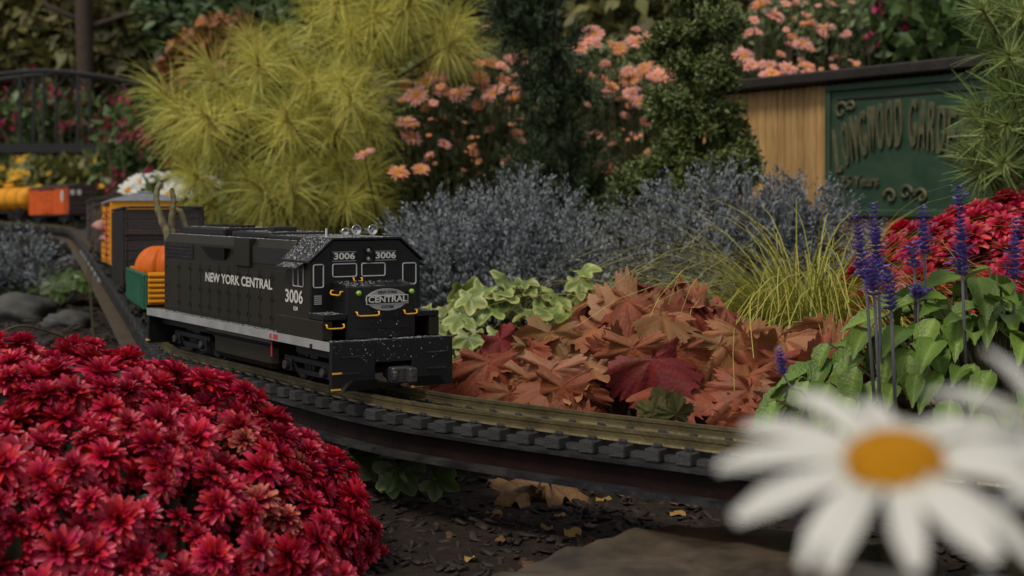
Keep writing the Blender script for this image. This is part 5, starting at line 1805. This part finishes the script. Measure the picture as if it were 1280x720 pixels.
spire_plant('magenta_sage', 'magenta flowers among green leaves behind the sign roof', (0.98, 3.9, 0),
            [(rr_.uniform(1060, 1130), rr_.uniform(0, 75), rr_.uniform(3.7, 4.0), 4, 0.018) for _ in range(12)], 53, 1500, [(V3(1120, 50, 3.95), (0.18, 0.15, 0.13), 1), (V3(1180, 40, 3.95), (0.18, 0.15, 0.13), 1), (V3(1150, 120, 3.95), (0.25, 0.12, 0.15), 1)])


# ---------------------------------------------------------------- arched bridge behind the train
def arch_bridge():
    Y = 6.45
    zb = at(0, 186, Y).z
    x0, x1 = at(-80, 0, Y).x, at(205, 0, Y).x
    root = empty('arched_bridge', ((x0 + x1) / 2, Y, ground_z((x0 + x1) / 2, Y)))
    tag(root, 'black steel arched footbridge railing behind the magenta flowers', 'bridge')
    c0 = root.location
    m = MT['dull']
    xa, xb = x0 - c0.x, x1 - c0.x
    for sy in (-0.09, 0.09):
        MB().box(xa, xb, sy - 0.012, sy + 0.012, zb - c0.z - 0.02, zb - c0.z + 0.02).build('bottom_chord', m, root)
        pts = []
        for k in range(21):
            f = k / 20
            x = xa + (xb - xa) * f
            z = at(0, 112, Y).z + (at(0, 95, Y).z - at(0, 112, Y).z) * (1 - abs(2 * f - 1) ** 1.6) * 1.25 - c0.z
            pts.append((x, sy, z))
        MB().tube(pts, 0.010, 6).build('arch_rail', m, root)
        for k in range(1, 20):
            if k in (3, 8, 10, 13, 17):
                MB().box(pts[k][0] - 0.006, pts[k][0] + 0.006, sy - 0.006, sy + 0.006, zb - c0.z + 0.02, pts[k][2]).build('baluster', m, root)
        for k in (4, 8, 12, 16):
            MB().tube([(pts[k][0] - 0.06, sy, pts[k][2] - 0.10), (pts[k][0], sy, pts[k][2] - 0.015), (pts[k][0] + 0.06, sy, pts[k][2] - 0.10)], 0.006, 5).build('brace', m, root)
    MB().box(xa, xb, -0.078, 0.078, zb - c0.z - 0.015, zb - c0.z + 0.003).build('deck', m, root)
    for f in (0.02, 0.98):
        x = xa + (xb - xa) * f
        g = ground_z(c0.x + x, Y) - 0.05 - c0.z
        MB().box(x - 0.04, x + 0.04, -0.10, 0.10, g, zb - c0.z - 0.0205).build('pier', MT['rock'], root, bevel=0.004)


arch_bridge()


# ---------------------------------------------------------------- sign wall
def sign_wall():
    P1 = Vector((0.441, 2.90, 0)); P2 = Vector((0.75, 2.40, 0))
    d = (P2 - P1); Lw = d.length; d.normalize()
    root = empty('sign_wall', (P1.x, P1.y, ground_z(P1.x, P1.y)), math.atan2(d.y, d.x))
    tag(root, 'tan board wall with dark roof edge carrying a green raised letter sign', 'wall')
    # local x along the wall towards the lens, local -y faces the lens
    L0, L1 = -0.10, Lw * 1.42
    xs = 0.4535 * Lw
    MB().box(L0, L1, 0.004, 0.02, -0.03, 0.452).build('wall_core', MT['roof'], root)
    rr = random.Random(3)
    x = L0
    while x < L1 - 0.01:
        w = 0.0170 * rr.uniform(0.9, 1.1)
        yy = -0.004 + rr.uniform(-0.0012, 0.0012)
        MB().box(x + 0.0006, x + w - 0.0006, yy, 0.0035, -0.02, 0.452).build('board', MT['tan'], root, bevel=0.0036)
        x += w
    rf = MB()
    rf.box(L0 - 0.02, L1 + 0.02, -0.035, 0.14, 0.4535, 0.474)
    rf.build('roof_edge', MT['roof'], root, bevel=0.003)
    MB().box(L0 - 0.01, L1 + 0.01, 0.02, 0.13, -0.03, 0.4530).build('back_wall', MT['roof'], root)
    # panel
    pz0, pz1 = 0.212, 0.449
    px0, px1 = xs, xs + 0.46
    MB().box(px0, px1, -0.014, -0.0065, pz0, pz1).build('sign_panel', MT['sign'], root, bevel=0.001)
    fr = MB()
    t = 0.013
    for (a, b_, c, e) in ((px0, px1, pz1 - t, pz1), (px0, px1, pz0, pz0 + t), (px0, px0 + t, pz0 + t + .0002, pz1 - t - .0002), (px1 - t, px1, pz0 + t + .0002, pz1 - t - .0002)):
        MB().box(a, b_, -0.020, -0.0142, c, e).build('sign_frame', MT['sign'], root, bevel=0.002)
    MB().box(px0 + 0.03, px1 - 0.03, -0.0165, -0.0142, pz1 - 0.030, pz1 - 0.026).build('sign_moulding', MT['roof'], root, bevel=0.0008)
    # arched raised lettering, one mesh for each letter
    word = 'LONGWOOD GARDENS'
    n = len(word)
    span = 0.315
    cx = px0 + 0.026 + span / 2
    for i, ch in enumerate(word):
        if ch == ' ':
            continue
        f = ((i + 0.5) if i < 8 else i) / (n - 0.5) * 2 - 1
        x = cx + f * span / 2
        arch = (1 - f * f)
        zl = 0.285 + 0.048 * arch                        # baseline
        zh = 0.362 + 0.052 * arch                        # cap line
        me = text_mesh(ch, 0.03, MT['relief'], 0.0004, 0.0025)
        co = np.array([v.co for v in me.vertices])
        lo, hi = co.min(0), co.max(0)
        co[:, 0] = (co[:, 0] - (lo[0] + hi[0]) / 2) / (hi[0] - lo[0]) * (0.0165 if ch != 'I' else 0.006)
        co[:, 1] = (co[:, 1] - lo[1]) / (hi[1] - lo[1]) * (zh - zl)
        co[:, 0] += co[:, 1] * f * 0.10
        me.vertices.foreach_set('co', co.reshape(-1))
        put_text('letter', me, root, (x, -0.0167, zl), (1, 0, -f * 0.10), (0, 0, 1))
    put_text('small_lettering', text_mesh('25 Years', 0.026, MT['relief'], 0.0006, 0.002), root, (px0 + 0.085, -0.0166, 0.274), (1, 0, 0), (0, 0, 1))
    # carved scrolls
    def scroll(cx_, cz_, s_, flip):
        pts = []
        for k in range(26):
            a = k / 25 * 4.2 * math.pi / 2
            r_ = s_ * (1 - 0.8 * k / 25)
            pts.append((cx_ + flip * r_ * math.cos(a), -0.0165, cz_ + r_ * math.sin(a)))
        MB().tube(pts, [0.0042 * (1 - 0.5 * k / 25) for k in range(26)], 6).build('scroll', MT['relief'], root, smooth=True)
    scroll(px0 + 0.040, 0.400, 0.018, 1); scroll(px0 + 0.066, 0.407, 0.010, -1)
    scroll(px1 - 0.040, 0.400, 0.018, -1); scroll(px1 - 0.066, 0.407, 0.010, 1)
    for k in range(3):
        scroll(cx - 0.025 + k * 0.035, 0.247 + 0.006 * (k % 2), 0.015, 1 if k % 2 else -1)


sign_wall()


# ---------------------------------------------------------------- trees and hedges at the back
def far_tree(name, label, base, blobs, n_clump, per, leafL, mat, seed, clump_r, leaf=LEAF_FLAT, bark='bark', r0=0.05, cat='tree', group=None):
    return shrub(name, label, cat, base, blobs, n_clump, per, leaf, leafL, MT[mat], MT[bark], seed, clump_r, 0.4, group, True, r0)


def bb(px, py, Y, rpx, rpy=None, dy=None):
    r = rpx / FPX * Y
    return (V3(px, py, Y), (r, dy or r, (rpy or rpx) / FPX * Y), rpx * (rpy or rpx) / 1000)


far_tree('evergreen_tree', 'dark olive evergreen tree behind the arched bridge', (at(40, 0, 9.2).x, 9.2, 0), [bb(20, 40, 9.2, 80), bb(-40, 100, 9.2, 70), bb(60, 90, 9.0, 70), bb(10, -40, 9.3, 80)], 420, 26, 0.10, 'far_dark', 61, 0.16)
far_tree('evergreen_tree', 'dark olive tree with a bare brown trunk beyond the bridge', (at(105, 0, 8.6).x, 8.6, 0), [bb(150, 40, 8.9, 75), bb(190, 90, 8.8, 60), bb(120, 100, 9.0, 60), bb(170, -30, 9.0, 80)], 420, 26, 0.10, 'far_dark', 62, 0.16)
far_tree('maple_tree', 'small rust orange maple beside the golden pine', (at(265, 0, 6.8).x, 6.8, 0), [bb(262, 75, 6.8, 36, 30), bb(240, 105, 6.8, 26, 22), bb(290, 60, 6.9, 26, 20)], 110, 26, 0.06, 'far_rust', 63, 0.09, r0=0.025)
far_tree('cedar_tree', 'feathery green conifer behind the golden pine', (at(320, 0, 7.6).x, 7.6, 0), [bb(310, 30, 7.6, 70, 45), bb(370, 70, 7.4, 70, 50), bb(280, 110, 7.4, 50, 40), bb(330, -30, 7.7, 80, 50), bb(240, 20, 7.8, 50, 40)], 420, 30, 0.09, 'far_green', 64, 0.13, leaf=LEAF_DIA)
far_tree('evergreen_tree', 'shadowy evergreen tree filling the gap behind the dark conifer', (at(640, 0, 6.6).x, 6.6, 0), [bb(600, 60, 6.6, 110, 90), bb(700, 60, 6.6, 110, 90), bb(640, 160, 6.3, 130, 80), bb(480, 140, 6.2, 110, 90), bb(420, 220, 6.0, 90, 70)], 560, 28, 0.085, 'far_dark', 65, 0.13)
far_tree('evergreen_tree', 'dark leafy tree behind the orange and pink daisies', (at(860, 0, 6.2).x, 6.2, 0), [bb(830, 20, 6.2, 110, 90), bb(930, 20, 6.2, 110, 80), bb(820, 140, 5.9, 130, 90), bb(960, 130, 5.9, 100, 90)], 520, 28, 0.085, 'far_dark', 66, 0.13)
far_tree('leafy_tree', 'broad leaved green tree behind the sign roof', (at(1130, 0, 5.6).x, 5.6, 0), [bb(1100, 20, 5.6, 90, 70), bb(1190, 30, 5.4, 100, 80), bb(1270, 40, 5.6, 80, 80), bb(1060, -40, 5.8, 90, 60)], 420, 24, 0.085, 'broad', 67, 0.12)
# tall bare post like trunk at the back
tb = MB().tube([(0, 0, -0.05), (0.01, 0, 0.9), (-0.01, 0, 1.6), (0, 0, 2.4)], [0.055, 0.05, 0.045, 0.03], 9)
for (z, a, l) in ((1.18, 0.5, 0.5), (1.22, 2.6, 0.45), (1.5, 1.2, 0.4), (1.7, 4.0, 0.5)):
    tb.tube([(0, 0, z), (math.cos(a) * l * 0.6, math.sin(a) * l * 0.3, z + 0.10), (math.cos(a) * l, math.sin(a) * l * 0.5, z + 0.32)], [0.02, 0.014, 0.006], 6)
t0 = at(105, 60, 8.3)
tr = empty('bare_tree', (t0.x, 8.3, ground_z(t0.x, 8.3)))
tb.build('trunk', MT['bark'], tr, smooth=True)
tag(tr, 'slim bare brown tree trunk rising behind the arched bridge', 'tree')
# the wood beyond, one mass
nW = 15000
xs = rng.uniform(-9, 9, nW); ys = rng.uniform(10.5, 13.0, nW)
zs = 0.4 + 4.2 * rng.random(nW)
Pw = np.stack([xs, ys, zs], 1)
me = scatter_mesh('distant_wood', LEAF_FLAT, norm(rdir(nW) + np.array([0, -.4, 0])), norm(rdir(nW) + np.array([0, -.5, .6])), Pw, 0.25 + 0.3 * rng.random(nW), MT['far_dark'])
tag(link('distant_wood', me), 'dark mass of trees closing the view at the back', 'wood', kind='stuff')

# ---------------------------------------------------------------- foreground daisies
FG = [daisy_mesh(70 + i, MT['white_petal'], 0.0226, 15, 0.0049, 0.0064, (-0.6, -0.8, -0.6)[i]) for i in range(3)]
DISC_F = disc_mesh(0.0070, 0.0034, n=28)


def fg_daisy(label, px, py, Y, d, mesh, roll, foot):
    c = at(px, py, Y)
    g = Vector((foot[0], foot[1], ground_z(*foot)))
    root = empty('daisy', g)
    tag(root, label, 'flower', 'white daisies beside the stone')
    o = orient(link('petals', FG[mesh], root), c - g, d, roll)
    k = orient(link('disc', DISC_F, root), c - g, d, roll)
    dd = Vector(d).normalized()
    pp = catmull([(0, 0, -0.005), tuple((c - g) * 0.55 + Vector((0, 0.01, 0))), tuple(c - g - dd * 0.016), tuple(c - g - dd * 0.002)], 6)
    MB().tube(pp, 0.0011, 7).build('stem', MT['stem'], root, smooth=True)
    cal = MB().lathe([(0.0012, -0.0045), (0.004, -0.0025), (0.0062, -0.0008), (0.003, -0.0002)], 16).build('calyx', MT['stem'], root, smooth=True)
    orient(cal, c - g, d)


fg_daisy('white daisy with golden disc, fully open, leaning over the stone', 1118, 578, 0.200, (-0.12, -0.37, 0.92), 0, 0.35, (0.075, 0.26))
fg_daisy('white daisy tucked below the open golden disc daisy', 1222, 772, 0.190, (0.05, -0.05, 0.99), 1, 1.1, (0.07, 0.24))
fg_daisy('white daisy overlapping the petals of the open daisy from beside', 1340, 565, 0.212, (0.35, -0.45, 0.8), 2, 0.4, (0.10, 0.28))

# ---------------------------------------------------------------- stone, mulch, fallen leaves
def stone_slab(name, label, outline, h, mat, z0=None):
    """irregular slab from a world outline (x, y)"""
    n = len(outline)
    cx = sum(p[0] for p in outline) / n; cy = sum(p[1] for p in outline) / n
    g = ground_z(cx, cy)
    bm = bmesh.new()
    N = 60
    pp = catmull(outline + [outline[0]], 10)[:-1]
    m_ = len(pp)
    V, F = [], []
    rings = [(1.0, -0.02), (1.0, h * 0.6), (0.985, h * 0.92), (0.95, h), (0.7, h), (0.4, h), (0.12, h)]
    rr = random.Random(4)
    for (f, z) in rings:
        for i, p in enumerate(pp):
            x, y = (p[0] - cx) * f, (p[1] - cy) * f
            dz = 0.0022 * math.sin(x * 60 + 1) * math.sin(y * 70) + 0.0012 * math.sin(x * 150 + y * 110)
            V.append((x, y, z + (dz if f < 1 else 0)))
    for j in range(len(rings) - 1):
        F += [(j * m_ + i, j * m_ + (i + 1) % m_, (j + 1) * m_ + (i + 1) % m_, (j + 1) * m_ + i) for i in range(m_)]
    F.append(list(range((len(rings) - 1) * m_, len(rings) * m_)))
    o = MB().add(V, F).build(name, mat, smooth=True)
    o.location = (cx, cy, g)
    return tag(o, label, 'stone')


def gpx(px, py, z=0.0):
    Y = (ZC - z) * FPX / (py - HOR)
    return ((px - 640) / FPX * Y, Y)


stone_slab('stepping_stone', 'flat brown flagstone lying in the mulch beneath the white daisies', [gpx(640, 722, .02), gpx(740, 688, .02), gpx(840, 668, .02), gpx(960, 672, .02), gpx(1040, 690, .02), (0.26, 0.90), (0.22, 0.80), (0.08, 0.78), (-0.01, 0.84)], 0.020, MT['stone'])


def rock(name, label, loc, size, seed):
    rr = random.Random(seed)
    bm = bmesh.new()
    bmesh.ops.create_icosphere(bm, subdivisions=3, radius=1)
    for v in bm.verts:
        c = v.co.copy()
        k = 1 + 0.10 * math.sin(c.x * 9 + seed * 2) * math.sin(c.y * 8) + 0.05 * math.sin(c.x * 17 + c.z * 13) + 0.16 * math.sin(c.x * 3 + seed) * math.cos(c.y * 4 + seed) + 0.08 * math.sin(c.z * 7 + c.x * 5 + seed)
        v.co = Vector((c.x * size[0], c.y * size[1], c.z * size[2])) * k
    me = bpy.data.meshes.new(name)
    bm.to_mesh(me); bm.free()
    me.materials.append(MT['rock'])
    for p in me.polygons: p.use_smooth = True
    o = link(name, me)
    o.location = (loc[0], loc[1], ground_z(loc[0], loc[1]) + size[2] * 0.45)
    return tag(o, label, 'rock')


rock('garden_rock', 'wide grey rock on the soil behind the crimson dome, left of the raised track', (-0.98, 2.9), (0.085, 0.06, 0.035), 1)
rock('garden_rock', 'small dark stone leaning against the wide grey rock behind the crimson dome', (-0.84, 2.78), (0.05, 0.04, 0.022), 7)
rock('garden_rock', 'low dark rock between the golden grass and blue grey shrub', (0.245, 1.86), (0.09, 0.05, 0.05), 4)

# mulch chips
n = 9000
xs = np.concatenate([rng.uniform(-0.25, 0.45, 6000), rng.uniform(-1.4, -0.35, 3000)])
ys = np.concatenate([rng.uniform(0.80, 1.45, 6000), rng.uniform(1.3, 3.6, 3000)])
zs = np.array([ground_z(a, b_) for a, b_ in zip(xs, ys)])
chip = (np.array([(-.5, -.2, -.06), (.5, -.14, -.06), (.42, .2, -.06), (-.4, .16, -.06), (-.45, -.15, .07), (.46, -.10, .05), (.36, .16, .08), (-.36, .12, .05)]),
        [(3, 2, 1, 0), (4, 5, 6, 7), (0, 1, 5, 4), (1, 2, 6, 5), (2, 3, 7, 6), (3, 0, 4, 7)], [0] * 8)
Xc = rdir(n); Xc[:, 2] *= 0.35
Nc = norm(np.array([0, 0, 1.0]) + 0.35 * rdir(n))
sc = np.concatenate([0.003 + 0.015 * rng.random(6000) ** 2.5, 0.012 + 0.03 * rng.random(3000) ** 2])
me = scatter_mesh('mulch_chips', chip, Xc, Nc, np.stack([xs, ys, zs + 0.001], 1), sc, MT['chips'])
tag(link('mulch_chips', me), 'dark shredded bark mulch covering the soil', 'mulch', kind='stuff')

# fallen leaves
MAPLE = lobed_leaf(90, MT['fallen'], 5, 3, 0.5, 60, 3, 0.16, 130, 'maple_leaf', toothd=0.08, cupd=0.12)
SMALL = [lobed_leaf(91 + i, MT['fallen' if i % 2 else 'fallen_y'], 3, 1, 0.25, 20, 2, 0.18, 100, 'fallen_leaf', toothd=0.0, cupd=0.1) for i in range(4)]


def fallen(label, px, py, size, mesh, name='fallen_leaf', tilt=(0, 0, 1), ax=(1, 0, 0), stem=False, group=None, dz=0.003):
    x, y = gpx(px, py)
    g = Vector((x, y, ground_z(x, y) + dz))
    root = empty(name, g)
    tag(root, label, 'leaf', group)
    o = orient_leaf(link('leaf_blade', mesh, root), Vector((0, 0, 0)), ax, tilt, size)
    if stem:
        MB().tube(catmull([(0, 0, 0.0), (-0.006, -0.02, 0.010), (-0.012, -0.04, 0.001)], 5), 0.0009, 5).build('leaf_stalk', MT['fallen'], root)
    return root


fallen('large tan brown dried maple leaf lying under the black beam', 688, 628, 0.042, MAPLE, 'maple_leaf', (-0.1, -0.6, 0.8), (0.55, 0.45, 0.25), True, dz=0.014)
fallen('brown dried maple leaf half hidden under the beam beside the larger one', 655, 626, 0.034, MAPLE, 'maple_leaf', (0.1, -0.5, 0.85), (-0.6, 0.4, 0.1), dz=0.010)
fallen('orange scrap of dry leaf at the corner of the beam shadow', 868, 636, 0.008, SMALL[1])
fallen('tan dry leaf chip near the stone edge under the beam', 842, 642, 0.011, SMALL[0], ax=(0.8, 0.4, 0))
fallen('curled brown leaf fragment next to the orange scrap', 850, 634, 0.010, SMALL[3], ax=(0.2, 0.8, 0.2))
for i, (px, py, s_, k) in enumerate(((612, 648, 0.010, 0), (628, 686, 0.007, 1), (687, 670, 0.009, 2), (710, 673, 0.010, 0), (737, 684, 0.008, 3), (738, 660, 0.008, 1), (655, 706, 0.007, 1), (755, 624, 0.009, 2), (780, 620, 0.009, 1), (560, 672, 0.006, 3), (700, 648, 0.006, 2), (590, 700, 0.007, 2))):
    fallen('small curled tan or orange dry leaf scattered on the dark mulch', px, py, s_, SMALL[k], ax=(math.cos(i * 2.1), math.sin(i * 2.1), 0.1), tilt=(0.2 * math.sin(i), -0.3, 1), group='small dry leaves on the mulch')

# dusty pink blooms leaning on the stock car
pf = empty('dried_bloom', tuple(Vector(at(118, 330, 2.42)) * 1.0))
pf.location.z = ground_z(pf.location.x, pf.location.y)
tag(pf, 'two dusty pink drooping blooms hanging beside the yellow stock car', 'flower')
b = MB()
for k, (px, py) in enumerate(((127, 281), (134, 294))):
    c = at(px, py, 2.42) - pf.location
    bl_ = MB().lathe([(0.002, 0.008), (0.007, 0.006), (0.012, 0.001), (0.0165, -0.005), (0.0125, -0.003), (0.005, 0.003)], 14).build('bloom', MT['dustpink'], pf, smooth=True)
    orient(bl_, c, (0.3 - 0.4 * k, -0.3, 0.9))
    b.tube([(0, 0, -0.004), tuple(c * 0.6 + Vector((-0.02, 0, 0.03))), tuple(c + Vector((0, 0, 0.03))), tuple(c + Vector((0, 0, 0.012)))], 0.001, 5)
b.build('stems', MT['stem'], pf)
